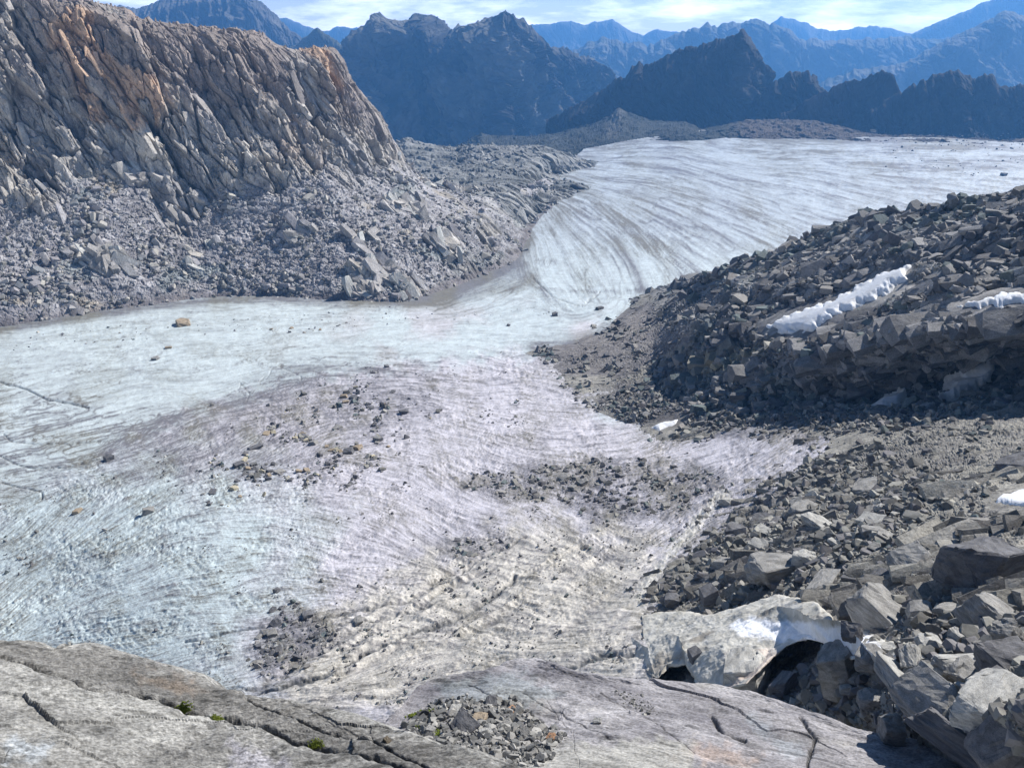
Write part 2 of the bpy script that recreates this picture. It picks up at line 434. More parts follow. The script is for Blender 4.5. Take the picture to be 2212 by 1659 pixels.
mountain('mountain', [(1700, 210), (1760, 185), (1850, 150), (1950, 140), (2000, 112), (2060, 82), (2130, 48), (2170, 24), (2212, 36), (2300, 20), (2450, 60)], 4400, 220, 42, .9, FAR_M, (.09, .10, .08), LGT, 5, (5, .035), nv=240)
mountain('mountain', [(120, 20), (200, 8), (280, 18), (320, 14), (360, 0), (440, -22), (520, -28), (560, 0), (590, 30), (640, 74), (690, 110), (740, 150)], 4600, 170, 48, 1.1, FAR_M, GRY, LGT, 6, (6, .04), nv=220)
mountain('mountain', [(560, 150), (610, 112), (640, 94), (685, 56), (710, 76), (750, 104), (800, 140)], 3900, 120, 45, .8, FAR_M, (.09, .10, .07), (.17, .16, .12), 7, (3, .05))
mountain('mountain', [(640, 240), (700, 165), (735, 118), (762, 72), (800, 50), (830, 44), (870, 50), (900, 38), (930, 34), (970, 66), (1010, 60), (1060, 44), (1088, 30), (1105, 34), (1130, 40), (1160, 72), (1190, 106), (1230, 114), (1280, 130), (1310, 158), (1400, 215), (1500, 260)],
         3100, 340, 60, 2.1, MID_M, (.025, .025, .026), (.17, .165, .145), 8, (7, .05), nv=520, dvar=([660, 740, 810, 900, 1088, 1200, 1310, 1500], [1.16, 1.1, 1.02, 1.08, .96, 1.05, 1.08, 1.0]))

# dark serrated ridge beyond the upper ice, back to front
D1 = [(1180, 260), (1290, 205), (1330, 172), (1350, 166), (1370, 138), (1395, 138), (1420, 130), (1470, 106), (1500, 102), (1530, 94), (1560, 84), (1590, 74), (1606, 64), (1616, 72), (1630, 100), (1645, 132), (1655, 160), (1668, 186), (1700, 230), (1760, 280)]
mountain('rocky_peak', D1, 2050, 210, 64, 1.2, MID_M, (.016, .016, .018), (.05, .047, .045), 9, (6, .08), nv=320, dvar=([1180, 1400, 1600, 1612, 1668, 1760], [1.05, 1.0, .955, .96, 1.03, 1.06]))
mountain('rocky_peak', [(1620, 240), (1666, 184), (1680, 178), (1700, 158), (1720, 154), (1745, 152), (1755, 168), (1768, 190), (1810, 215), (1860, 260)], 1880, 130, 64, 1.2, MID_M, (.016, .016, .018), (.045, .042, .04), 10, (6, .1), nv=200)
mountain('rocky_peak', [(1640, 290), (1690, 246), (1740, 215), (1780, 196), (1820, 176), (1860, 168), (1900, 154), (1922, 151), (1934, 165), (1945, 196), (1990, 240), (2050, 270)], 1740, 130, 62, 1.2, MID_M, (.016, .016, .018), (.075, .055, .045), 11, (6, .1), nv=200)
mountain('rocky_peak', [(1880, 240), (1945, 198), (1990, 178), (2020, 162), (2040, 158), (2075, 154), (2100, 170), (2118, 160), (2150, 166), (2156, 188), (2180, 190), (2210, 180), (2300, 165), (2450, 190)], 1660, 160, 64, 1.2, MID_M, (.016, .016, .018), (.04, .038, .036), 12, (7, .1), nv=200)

# lit scree apron below the dark faces, with the pale gully
APR = surf_mat('apron_scree', 12, bump=1.0, dist=5, contrast=0.5)
top = [(820, 400, 2500), (960, 330, 2250), (1005, 308, 2150), (1040, 286, 2100), (1070, 296, 2050), (1150, 298, 1950), (1220, 284, 1900), (1265, 272, 1880), (1316, 256, 1860), (1336, 236, 1860), (1356, 250, 1800), (1400, 262, 1760), (1440, 264, 1740), (1480, 266, 1680), (1515, 282, 1640), (1560, 275, 1600), (1620, 262, 1600), (1680, 262, 1600), (1760, 262, 1560), (1850, 284, 1530), (2000, 296, 1500), (2200, 302, 1480), (2400, 300, 1450)]
bot = [(820, 420, 1500), (1000, 380, 1450), (1150, 345, 1420), (1260, 330, 1400), (1340, 316, 1390), (1440, 300, 1400), (1520, 290, 1430), (1590, 278, 1470), (1600, 285, 1450), (1680, 295, 1430), (1750, 298, 1420), (1900, 306, 1380), (2050, 308, 1370), (2120, 313, 1340), (2150, 320, 1320), (2210, 318, 1330), (2400, 316, 1330)]
G, U, Vv = loft([shift(top, 0, 60, -40), top, bot, shift(bot, 0, -60, -22)], 900, 150, rough_rows=(0, 1))
n = normals(G)
fc, ed, rr = facets(G / 16., 40); fc2, e2, r2 = facets(G / 5., 44)
G2 = G + n * (fc * 2.5 + fc2 * 1.2 + fbm(G / 60, 4, 3) * 8)[..., None]
t = np.clip(fbm(G / 30, 4, 5) + .5, 0, 1)
c = cmix((.022, .028, .024), (.058, .064, .056), t)
c = cmix(c, (.14, .10, .08), ss(0, 60, U - 1560) * .5)
gul = np.exp(-(line_d([(1338, 170), (1336, 240), (1320, 290)], U, Vv) / 12) ** 2)
c = cmix(c, (.16, .155, .14), gul * .5)
c = cmix(c, (.8, .82, .85), (ss(.5, .7, fbm(G / 9, 3, 77)) * ss(0, 14, 14 - np.hypot(U - 1335, Vv - 262))))
grid_mesh('scree_slope', G2, APR, c)

# valley floor out to the horizon
gx = np.linspace(-60000, 60000, 60); gy = np.concatenate([np.linspace(-3000, 4000, 20), np.linspace(4600, 60000, 40)])
X, Y = np.meshgrid(gx, gy); Z = np.full_like(X, -900.)
Z += 60 * fbm(np.stack([X / 3000, Y / 3000, X * 0], -1), 3, 2)
G = np.stack([X, Y, Z], -1)
grid_mesh('valley_floor', G, FAR_M, np.full(G.shape, .09) * np.array([.9, 1.1, .8]))

# ================================================================== ROCHE MOUTONNEE beyond the left wall
MND = surf_mat('mound_rock', 9, bump=0.9, dist=3, contrast=0.35)
mt = [(780, 340, 1180), (845, 318, 1180), (880, 307, 1180), (905, 312, 1180), (950, 322, 1170), (985, 326, 1150), (1010, 318, 1130), (1060, 313, 1110), (1100, 316, 1090), (1160, 316, 1080), (1200, 326, 1090), (1240, 338, 1110), (1272, 349, 1125), (1320, 352, 'g1.02')]
mb1 = [(780, 380, 960), (850, 370, 960), (950, 365, 950), (1050, 350, 960), (1130, 348, 970), (1190, 350, 1000), (1240, 353, 1060), (1280, 356, 'g.99'), (1320, 360, 'g1.03')]
mb2 = [(780, 440, 760), (880, 430, 760), (960, 415, 770), (1060, 402, 790), (1130, 385, 830), (1180, 372, 'g.95'), (1230, 372, 'g1.0'), (1320, 376, 'g1.05')]
mb3 = [(780, 480, 640), (950, 470, 650), (1080, 450, 700), (1170, 440, 'g.97'), (1236, 412, 'g1.0'), (1320, 410, 'g1.06')]
mb4 = [(780, 560, 560), (950, 540, 570), (1100, 510, 'g1.0'), (1190, 470, 'g1.04'), (1250, 440, 'g1.06'), (1320, 430, 'g1.1')]
G, U, Vv = loft([shift(mt, 0, 160, -60), mt, mb1, mb2, mb3, mb4], 620, 330)
n = normals(G)
B = basis((.75, .15, -.6), (0, -.5, 1)); q = G @ B.T
fc, ed, rr = facets(q / np.array([70, 16, 22]), 50); f2, e2, r2 = facets(q / np.array([22, 7, 9]), 54)
h = fbm(G / 90, 4, 9) * 9 + fc * 3.0 + f2 * 1.4 - 2 * (1 - ss(0, .25, ed))
G2 = G + n * h[..., None]
t = np.clip(fbm(G / 40, 4, 11) * 1.2 + .5 + (rr - .5) * .5, 0, 1)
c = cmix((.13, .14, .14), (.30, .30, .29), t)
c = cmix(c, (.36, .36, .35), ss(900, 600, G[..., 1]) * .5)
grid_plus('rock_mound', G2, MND, c, [slabs_on(G2, n, c, ((Vv > 300) & (U > 830) & (U < 1290)) * ss(-.1, .4, fbm(G / 50, 3, 55)), 900, basis((.75, .15, -.5), (0, -.4, 1)), (1.5, 5), (1.6, .5, .3), 5, sink=.4, jit=.1)])

# ================================================================== LEFT WALL
WALL = surf_mat('wall_rock', 11, bump=0.8, dist=1.6, contrast=0.38, speck=.28, stretch=(1, 1, .45), rot=(0, R(28), 0))
rid = [(-600, -330, 525), (-300, -180, 550), (0, -60, 585), (120, -20, 595), (185, 4, 600), (230, 18, 604), (275, 22, 606), (300, 44, 608), (360, 52, 612), (430, 58, 616), (500, 68, 622), (560, 74, 632), (590, 98, 636), (622, 110, 640), (655, 114, 645), (700, 104, 655), (728, 104, 660), (745, 128, 660), (762, 172, 660), (790, 216, 660), (822, 254, 665), (848, 300, 672), (880, 352, 690), (930, 398, 720), (985, 408, 740), (1060, 410, 765), (1120, 402, 800), (1190, 378, 'g1.0'), (1240, 372, 'g1.05')]
upm = [(-600, 0, 500), (-300, 60, 515), (0, 130, 543), (200, 160, 558), (400, 210, 571), (560, 250, 580), (700, 250, 610), (800, 300, 625), (860, 350, 650), (930, 402, 690), (1060, 420, 730), (1130, 420, 770), (1200, 395, 'g1.0'), (1245, 385, 'g1.05')]
fot = [(-600, 240, 465), (-300, 280, 480), (0, 340, 504), (200, 330, 525), (400, 370, 540), (560, 410, 532), (700, 390, 545), (800, 378, 580), (880, 392, 610), (940, 412, 650), (1060, 438, 690), (1140, 440, 'g.985'), (1215, 412, 'g1.0'), (1250, 400, 'g1.05')]
mdl = [(-600, 500, 425), (-300, 510, 435), (0, 510, 455), (250, 500, 478), (450, 510, 500), (650, 520, 495), (800, 510, 507), (950, 490, 545), (1060, 490, 610), (1130, 480, 'g.985'), (1195, 445, 'g1.0'), (1240, 425, 'g1.06')]
con = [(-600, 770, 'g1'), (-300, 750, 'g1'), (0, 704, 'g1'), (200, 676, 'g1'), (330, 656, 'g1'), (430, 645, 'g1'), (560, 640, 'g1'), (650, 642, 'g1'), (760, 650, 'g1'), (860, 652, 'g1'), (930, 636, 'g1'), (1010, 608, 'g1'), (1085, 576, 'g1'), (1120, 555, 'g1'), (1140, 515, 'g1'), (1160, 480, 'g1'), (1200, 445, 'g1.01'), (1232, 425, 'g1.07')]
G, U, Vv = loft([shift(rid, -60, 130, -120), shift(rid, -8, 26, -3), rid, upm, fot, mdl, con, shift(con, 25, -35, -32)], 1500, 820, rough_rows=(0, 1, 2))
n = normals(G); n = smooth_grid(n, 8); n /= np.linalg.norm(n, axis=-1, keepdims=True)
# mask of the bare cliff
wv = fbm(G / 60, 4, 60) * 55; wv2 = fbm(G / 14, 3, 61) * 22
cliff = poly_sd([(-700, -400), (900, -400), (900, 380), (860, 372), (760, 385), (700, 370), (640, 400), (590, 440), (545, 400), (450, 430), (390, 520), (330, 420), (250, 330), (150, 390), (130, 480), (0, 470), (-700, 500)], U, Vv) + wv + wv2
mc = ss(-25, 25, cliff)
out = ss(.35, .55, fbm(G / 24, 4, 62) + .25 * fbm(G / 90, 2, 63) + ss(1150, 850, U) * 0.08 + ss(750, 1000, U) * .22)    # outcrops in the scree
mc2 = np.maximum(mc, out * .75)
B = basis((.52, -.30, -.80), (.75, -.55, .35)); q = G @ B.T
q = q + np.stack([fbm(G / 40, 3, 64), fbm(G / 40, 3, 65), fbm(G / 40, 3, 66)], -1) * 4
fa, ea, ra = facets(q / np.array([60, 17, 24]), 70)
fb, eb, rb = facets(q / np.array([27, 8, 11]), 74)
fcc, ec, rc = facets(q / np.array([12, 3.6, 5]), 78)
fd, e4, r4 = facets(q / np.array([5, 1.8, 2.4]), 82)
bl, br = blocks(q / np.array([34, 11, 14]), 86, steep=2.2)
big = fbm(q / np.array([260, 60, 90]), 3, 68) * 12
hc = big + fa * 8.5 + fb * 3.8 + fcc * 1.6 + fd * .7 + bl * 2.5 - 5.5 * (1 - ss(.02, .16, ea)) - 2.4 * (1 - ss(.02, .16, eb))
s1, se1, sr1 = facets(G / 4.2, 90); s2, se2, sr2 = facets(G / 1.9, 94); s3, se3, sr3 = facets(G / 9., 98)
hs = fbm(G / 45, 4, 69) * 5 + s1 * .95 + s2 * .6 + s3 * 1.1 * ss(-.1, .5, fbm(G / 30, 3, 71)) - .5 * (1 - ss(0, .2, se1))
edge = ss(0, 40, np.minimum(Vv * 0 + 200, poly_sd([(a_[0], a_[1]) for a_ in con[:]] + [(1240, -500), (-700, -500)], U, Vv)))
rv_ = np.interp(U, [q_[0] for q_ in rid], [q_[1] for q_ in rid])
h = lerp(hs, hc * (.5 + .5 * mc) , mc2) * (.25 + .75 * edge) * (.22 + .78 * ss(0, 90, Vv - rv_))
iv = np.arange(G.shape[0])[:, None] / G.shape[0]
G2 = G + n * h[..., None]
tan, gr, ora, brn = (.46, .43, .385), (.31, .30, .295), (.46, .32, .22), (.235, .19, .168)
t = np.clip(fbm(q / np.array([60, 12, 20]), 5, 100) * 1.4 + .5 + (rb - .5) * .7 + (rc - .5) * .4, 0, 1)
cc = cmix(gr, tan, t)
cc = cc * (.62 + .38 * ss(-.35, -.05, fbm(q / np.array([40, 4, 6]), 4, 99)))[..., None]
topb = ss(330, 60, Vv - .14 * (U - 100)) * ss(-.35, .25, fbm(q / np.array([70, 25, 25]), 3, 101) + .12)
cc = cmix(cc, brn, topb * .75)
og = ss(.12, .5, fbm(q / np.array([60, 22, 30]), 3, 103) + .25 * (ra - .5)) * ss(330, 150, Vv - .1 * U)
og = np.maximum(og, .95 * ss(.1, .35, np.exp(-(line_d([(165, 95), (190, 150), (225, 225), (300, 240)], U, Vv) / 48) ** 2) * (.35 + .75 * ra)) * ss(.15, .3, rb))
cc = cmix(cc, ora, og * .95)
sc1, sc2 = (.23, .222, .235), (.41, .40, .405)
t = np.clip(.45 + .8 * (sr1 - .5) + .7 * (sr2 - .5) + fbm(G / 25, 4, 105) * .5, 0, 1)
cs = cmix(sc1, sc2, t)
cs = cmix(cs, (.36, .31, .23), ss(.3, .6, fbm(G / 20, 3, 106)) * .6)
cs = cmix(cs, (.17, .21, .21), ss(.25, .5, fbm(G / 26, 3, 107)) * .55)
cs = cmix(cs, (.42, .42, .40), ss(820, 1080, U) * ss(-.1, .5, fbm(G / 12, 3, 108)) * .7)
c = cmix(cs, cc, mc2)
lowb = ss(26, 4, -poly_sd([(a_[0], a_[1]) for a_ in con] + [(1300, -800), (-700, -800)], U, Vv) * -1 + fbm(G / 12, 3, 109) * 10)
c = cmix(c, (.145, .13, .135), lowb * .7)
wvis = (U > -120) & (U < 1000) & (Vv > -60)
Bs = basis((.50, -.30, -.81), (.80, -.50, .30))
deep = (.5 + .5 * ss(-.3, .3, fbm(G / 50, 3, 111)))
ex = [slabs_on(G2, n, c, mc * wvis * deep * ss(6, 40, Vv - rv_), 110, Bs, (4, 8), (1.7, .40, .22), 1, sink=.7, jit=.07, colvar=.12),
      slabs_on(G2, n, c, mc * wvis * ss(4, 20, Vv - rv_), 1100, Bs, (2.0, 5), (1.7, .36, .26), 2, sink=.6, jit=.09, colvar=.15),
      slabs_on(G2, n, c, mc * wvis, 5000, Bs, (1.0, 2.4), (1.4, .45, .36), 3, sink=.3, jit=.14, colvar=.2),
      slabs_on(G2, n, c, (1 - mc) * out * wvis * edge, 1500, basis((.66, -.3, -.65), (.6, -.6, .5)), (2, 8), (1.4, .5, .32), 4, sink=.2, jit=.15, pal=[tan, (.42, .42, .40)], palp=.3)]
grid_plus('mountain_wall', G2, WALL, c, ex)
WALLG, WALLM = G2, mc2

# ================================================================== GLACIER
ICE = surf_mat('glacier_ice', 5, bump=0.6, dist=0.5, contrast=0.16, rough=0.6, spec=0.3, speck=.20)
us = np.arange(-260, 2470, 1.9); vs = np.concatenate([np.arange(236, 420, 1.15), np.arange(420, 1580, 1.7)])
U, Vv = np.meshgrid(us, vs)
G = P3(U, Vv, gd(U, Vv))
nv_, nu_ = U.shape
FL = [(0, 740, 1, -.07), (400, 690, 1, -.04), (700, 680, 1, .02), (950, 690, 1, .02), (1080, 640, 1, -.45), (1000, 650, 1, -.3),
      (300, 850, 1, -.15), (60, 900, 1, -.05), (0, 1000, 1, -.12), (300, 970, 1, -.4), (600, 860, 1, -.25), (900, 790, 1, -.08), (150, 780, 1, -.08), (600, 760, 1, -.1), (900, 740, 1, 0),
      (1150, 560, .25, 1), (1210, 620, .7, 1), (1180, 490, .7, 1), (1290, 480, 1, .75), (1400, 560, .8, 1), (1500, 560, 1, .7), (1350, 600, .45, 1), (1400, 640, -.1, 1), (1330, 700, -1, .5), (1200, 730, 1, -.1),
      (1250, 400, 1, .2), (1500, 400, 1, .28), (1800, 450, 1, .28), (2100, 420, 1, .12), (1350, 365, 1, .12), (1700, 340, 1, .03), (2100, 350, 1, .03), (1350, 335, 1, -.12), (1700, 520, 1, .42), (1500, 480, 1, .45), (1900, 310, 1, .02),
      (100, 1150, 1, -.75), (300, 1080, 1, -.7), (100, 1300, 1, -.6), (250, 1250, 1, -.5), (500, 1000, 1, -.5), (650, 950, 1, -.6), (800, 900, 1, -.15), (800, 1020, 1, .1), (500, 1200, 1, -.1), (700, 1150, 1, .35),
      (1000, 830, 1, .15), (1200, 860, 1, .12), (1000, 930, 1, .25), (1250, 960, 1, .08), (1000, 1050, 1, .55), (1150, 1120, 1, .5), (900, 1150, 1, .6), (1300, 1180, 1, .35), (1100, 1250, 1, .35), (1300, 1300, 1, .2), (1000, 1350, 1, .12), (800, 1280, 1, .1),
      (700, 1400, 1, -.25), (900, 1440, 1, -.2), (450, 1350, 1, -.15), (250, 1380, 1, -.2), (1200, 1400, 1, .05), (1400, 1000, 1, -.25), (1600, 950, 1, -.45), (1500, 1100, 1, -.6), (1700, 1000, 1, -.45), (1450, 1200, 1, -.6), (1400, 1380, 1, -.2)]
cu, cv = U[::8, ::8], Vv[::8, ::8]
c2 = np.zeros(cu.shape); s2_ = np.zeros(cu.shape)
for fu, fv, dx, dy in FL:
    a = 2 * math.atan2(dy, dx); w = 1.0 / (((cu - fu) / 1.5) ** 2 + (cv - fv) ** 2 + 300) ** 1.6 * 1e6
    c2 += w * math.cos(a); s2_ += w * math.sin(a)
wob = fbm(np.stack([cu / 130, cv / 60, cu * 0], -1), 3, 31) * .35 * ss(640, 760, cv)
ang = .5 * np.arctan2(s2_, c2) + wob
def up8(a):
    yi = np.clip(np.arange(nv_) / 8, 0, a.shape[0] - 1.001); xi = np.clip(np.arange(nu_) / 8, 0, a.shape[1] - 1.001)
    y0, x0 = yi.astype(int), xi.astype(int); ty, tx = (yi - y0)[:, None], (xi - x0)[None]
    return (a[y0][:, x0] * (1 - ty) * (1 - tx) + a[y0 + 1][:, x0] * ty * (1 - tx) + a[y0][:, x0 + 1] * (1 - ty) * tx + a[y0 + 1][:, x0 + 1] * ty * tx)
DX = up8(np.cos(ang)).astype(np.float32); DY = up8(np.sin(ang)).astype(np.float32)
dvs = np.gradient(vs)[:, None]
SX = DX / 1.9; SY = DY / dvs
nrm = np.sqrt(SX ** 2 + SY ** 2); SX /= nrm; SY /= nrm
SX = SX.astype(np.float32); SY = SY.astype(np.float32)
I0, J0 = np.meshgrid(np.arange(nu_, dtype=np.float32), np.arange(nv_, dtype=np.float32))
def lic(noise, L, step=1.0, SX=SX, SY=SY):
    acc = noise.copy()
    for sgn in (1, -1):
        x, y = I0.copy(), J0.copy()
        for k in range(L):
            xi = np.clip(x + .5, 0, nu_ - 1).astype(np.int32); yi = np.clip(y + .5, 0, nv_ - 1).astype(np.int32)
            x += sgn * step * SX[yi, xi]; y += sgn * step * SY[yi, xi]
            xi = np.clip(x + .5, 0, nu_ - 1).astype(np.int32); yi = np.clip(y + .5, 0, nv_ - 1).astype(np.int32)
            acc += noise[yi, xi]
    acc -= acc.mean(); return acc / acc.std()
w0 = rng.standard_normal(U.shape).astype(np.float32)
fine = lic(w0, 6)
mid_ = lic(smooth_grid(rng.standard_normal(U.shape).astype(np.float32), 3), 26)
crs = lic(smooth_grid(rng.standard_normal(U.shape).astype(np.float32), 40), 45, 1.6)
ca_, sa_ = math.cos(.95), math.sin(.95)
cross = lic(rng.standard_normal(U.shape).astype(np.float32), 5, 1., (SX * ca_ - SY * sa_).astype(np.float32), (SX * sa_ + SY * ca_).astype(np.float32))
grain = smooth_grid(rng.standard_normal(U.shape).astype(np.float32), 1); grain /= grain.std()
blot = smooth_grid(rng.standard_normal(U.shape).astype(np.float32), 6); blot /= blot.std()
# thin dark threads: zero crossings of a stretched field
thr = np.exp(-(lic(smooth_grid(rng.standard_normal(U.shape).astype(np.float32), 5), 30, 1.2) / .085) ** 2)
gp = np.stack([U / 60, Vv / 45, U * 0], -1)
patch = fbm(gp, 4, 33)
near = ss(900, 1450, Vv)
# regions
dome = ss(-26, 26, poly_sd([(-300, 1130), (0, 1085), (150, 1022), (230, 985), (330, 930), (400, 896), (520, 870), (650, 832), (800, 798), (1000, 776), (1190, 766), (1330, 810), (1270, 880), (1400, 930), (1950, 900), (1950, 1700), (-300, 1700)], U, Vv) + fbm(gp * 3, 4, 35) * 34)
cyan = ss(-160, 160, poly_sd([(-300, 1080), (330, 1000), (560, 1060), (640, 1150), (560, 1300), (480, 1480), (300, 1600), (-300, 1600)], U, Vv) + patch * 120)
white = np.array((.515, .58, .595)); lil = np.array((.545, .53, .575)); crm = np.array((.56, .53, .45)); cy = np.array((.51, .59, .61))
col = np.broadcast_to(white, G.shape).astype(np.float32)
col = cmix(col, (.58, .56, .60), ss(-.1, .5, patch) * ss(500, 1000, U) * ss(620, 700, Vv) * .8)
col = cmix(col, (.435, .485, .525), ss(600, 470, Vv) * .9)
col = cmix(col, lil, dome * (1 - cyan)); col = cmix(col, cy, dome * cyan)
crz = ss(-60, 60, poly_sd([(700, 1330), (900, 1220), (1130, 1130), (1400, 1150), (1420, 1500), (600, 1560), (620, 1440)], U, Vv) + fbm(gp * 2, 3, 37) * 70)
col = cmix(col, crm, crz * .75)
# dirt: overall + streaks
dirt = .07 + .10 * ss(-.2, .6, patch) + .10 * np.clip(fine, -.6, 3)
dirt += .09 * np.clip(mid_, -.5, 2.5) + .07 * np.clip(crs, -.3, 2)
dirt += .22 * (lic(rng.standard_normal(U.shape).astype(np.float32), 14) > 1.35) * ss(-.5, .4, patch + .4 * dome)
dirt += thr * (.22 + .35 * ss(-.3, .5, vn(gp * 1.4, 39)) * ss(620, 800, Vv))
swl = ss(-40, 30, poly_sd([(-300, 850), (150, 850), (330, 900), (560, 860), (620, 800), (900, 780), (640, 835), (400, 898), (150, 1022), (-300, 1120)], U, Vv))
dirt += swl * (thr * .6 + .12 * np.clip(crs, 0, 2))
def contour(f, wpx):
    g = np.hypot(np.gradient(f, axis=1) / 1.9, np.gradient(f, axis=0) / dvs) + 1e-6
    return np.exp(-((np.abs(f - np.round(f)) / g) / wpx) ** 2)
fs = fbm(np.stack([U / 260 + .3 * patch, (Vv + .22 * U) / 42, U * 0], -1), 4, 55) * 5.5
dirt += swl * contour(fs, 2.4) * .7 * ss(-.5, .1, fbm(gp * 1.5, 3, 56))
flw = smooth_grid(crs, 3) * 1.1 + 20
dirt += contour(flw, 2.0) * (.2 + .22 * ss(760, 560, Vv)) * ss(-.3, .3, fbm(gp * 1.2 + 9, 3, 57))
bnd = np.exp(-(line_d([(-300, 1130), (0, 1072), (150, 1012), (230, 975), (330, 925), (400, 890), (520, 866), (650, 828), (800, 795), (1000, 776), (1190, 766)], U, Vv + fbm(gp * 4, 3, 40) * 6) / lerp(22, 6, ss(0, 700, U))) ** 2)
dirt += bnd * .45 * (.5 + .35 * fine)
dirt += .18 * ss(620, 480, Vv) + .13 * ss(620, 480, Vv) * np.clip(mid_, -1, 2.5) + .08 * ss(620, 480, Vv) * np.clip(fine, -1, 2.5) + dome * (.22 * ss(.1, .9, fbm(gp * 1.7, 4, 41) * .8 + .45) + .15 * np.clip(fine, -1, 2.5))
dirt += dome * (.09 * np.clip(cross, -1, 2.5) + .05 * grain + .05 * np.clip(blot, -1, 2)) + (1 - dome) * .035 * np.clip(blot + grain, -1, 3)
dk = np.exp(-(poly_sd([(300, 990), (560, 880), (760, 830), (900, 860), (700, 960), (420, 1010)], U, Vv) / 60).clip(-9, 0) ** 2)
dirt += dk * .38
def pd(poly, soft, amp, sd, wn_=22):
    return amp * ss(-soft, soft, poly_sd(poly, U, Vv) + fbm(gp * 2.3, 4, sd) * wn_)
debris = [([(1000, 1050), (1050, 1010), (1200, 1000), (1330, 990), (1440, 1000), (1560, 1010), (1560, 1060), (1460, 1120), (1300, 1130), (1200, 1080), (1080, 1085)], .55),
          ([(940, 1190), (980, 1160), (1090, 1160), (1110, 1185), (1040, 1215), (980, 1212)], .45),
          ([(545, 1440), (560, 1350), (640, 1300), (700, 1330), (740, 1370), (660, 1430), (580, 1455)], .55),
          ([(1340, 900), (1500, 890), (1950, 880), (1950, 950), (1700, 960), (1500, 940), (1400, 935)], .5),
          ([(1450, 1120), (1560, 1050), (1720, 1010), (1900, 960), (1800, 1090), (1600, 1220), (1440, 1300)], .35)]
dbm = np.zeros(U.shape, np.float32)
for i_, (pl, am) in enumerate(debris): dbm = np.maximum(dbm, pd(pl, 18, am, 200 + i_))
dirt += dbm
# dark moraine fringes: along the left wall, right contact, and far margin
mor = .75 * np.exp(-(line_d([(-300, 760), (0, 712), (330, 660), (560, 643), (760, 652), (900, 650), (1010, 612), (1085, 580), (1120, 555), (1140, 515)], U, Vv) / lerp(10, 15, ss(400, 1000, U))) ** 2)
mor += pd([(800, 655), (900, 642), (1000, 612), (1110, 566), (1135, 570), (1165, 610), (1080, 640), (960, 665)], 10, .45, 210, 8)
mor += .55 * np.exp(-(line_d([(1390, 655), (1370, 690), (1300, 720), (1220, 740), (1150, 750)], U, Vv) / 13) ** 2)
mor += .55 * np.exp(-(line_d([(1330, 520), (1375, 590), (1392, 640), (1370, 680)], U, Vv) / 12) ** 2)
mor += pd([(1190, 760), (1250, 735), (1400, 690), (1500, 720), (1350, 812), (1230, 802)], 6, .8, 211, 6)
for ln, wd, am in [([(1380, 322), (1450, 318), (1540, 326), (1600, 332)], 3, .35), ([(1760, 330), (1860, 326), (1980, 327)], 3.5, .5), ([(1990, 345), (2080, 350), (2212, 346)], 3, .6), ([(2040, 330), (2110, 318), (2212, 322)], 4, .4), ([(1620, 340), (1900, 355), (2212, 362)], 3, .2),
                   ([(1300, 350), (1500, 372), (1800, 425), (2000, 450)], 3, .3), ([(1210, 450), (1330, 480), (1450, 560), (1520, 625)], 14, .5), ([(1190, 420), (1300, 445), (1420, 520), (1540, 612)], 8, .42), ([(1230, 380), (1420, 400), (1650, 470), (1750, 520)], 9, .28), ([(1160, 560), (1230, 575), (1290, 640), (1300, 700)], 7, .32), ([(1145, 570), (1180, 640), (1250, 690)], 7, .3), ([(1160, 622), (1230, 632), (1400, 628)], 4, .4), ([(1140, 600), (1170, 630), (1200, 650)], 5, .35), ([(1990, 365), (2080, 372)], 4, .4)]:
    mor += am * np.exp(-(line_d(ln, U, Vv + fbm(gp * 3, 3, 43) * 6) / wd) ** 2) * (.7 + .3 * fine)
fm = ss(14, 0, Vv - np.interp(U[0], [1250, 1440, 1590, 1680, 1900, 2120, 2212], [331, 304, 280, 297, 308, 315, 320])[None]) * .25
mor += fm + ss(1480, 1560, U) * ss(330, 300, Vv) * .1
dirt = np.clip(dirt + mor, 0, 1)
dcol = cmix((.135, .13, .142), (.14, .13, .108), ss(-.2, .4, patch) )
# crevasse and stream lines: dark and cut into the ice
cut = np.zeros(U.shape, np.float32)
warp = fbm(gp * 3.5, 3, 45) * 7
for ln, wd, dep in [([(0, 826), (60, 842), (100, 862), (140, 868), (190, 880)], 2.6, .8), ([(0, 985), (30, 1000), (70, 1010), (150, 1008), (230, 985)], 2.0, .6), ([(10, 940), (25, 955), (60, 958), (140, 960), (260, 950)], 2.0, .5),
                    ([(530, 1502), (600, 1486), (700, 1455), (790, 1412), (900, 1366), (1000, 1330), (1080, 1282), (1110, 1250)], 4.5, 1.2), ([(420, 1500), (560, 1478), (640, 1455)], 2.5, .5),
                    ([(400, 1384), (500, 1362), (600, 1345), (760, 1322), (880, 1300), (960, 1262), (1040, 1208), (1090, 1188), (1135, 1166)], 2.6, .8),
                    ([(700, 1350), (820, 1340), (930, 1310), (1010, 1290)], 3.0, .7), ([(560, 1490), (640, 1440), (760, 1400)], 2.0, .4), ([(560, 825), (600, 790), (650, 815), (655, 835)], 1.6, .4), ([(500, 850), (520, 828), (540, 850), (532, 868)], 1.8, .4),
                    ([(1150, 1440), (1210, 1455), (1300, 1420), (1400, 1415)], 5.5, 1.3), ([(1150, 600), (1190, 640), (1250, 660), (1300, 630)], 2.2, .5), ([(0, 1040), (45, 1052), (90, 1062), (92, 1080)], 2.4, .6)]:
    cut = np.maximum(cut, np.exp(-(line_d(ln, U + warp, Vv + warp * .6) / (wd * lerp(.45, .85, ss(1080, 1200, Vv)))) ** 2) * dep)
PX = (np.linalg.norm(G, axis=-1) / F)                     # metres per pixel
rip = lic(smooth_grid(rng.standard_normal(U.shape).astype(np.float32), 9), 34, 1.2)
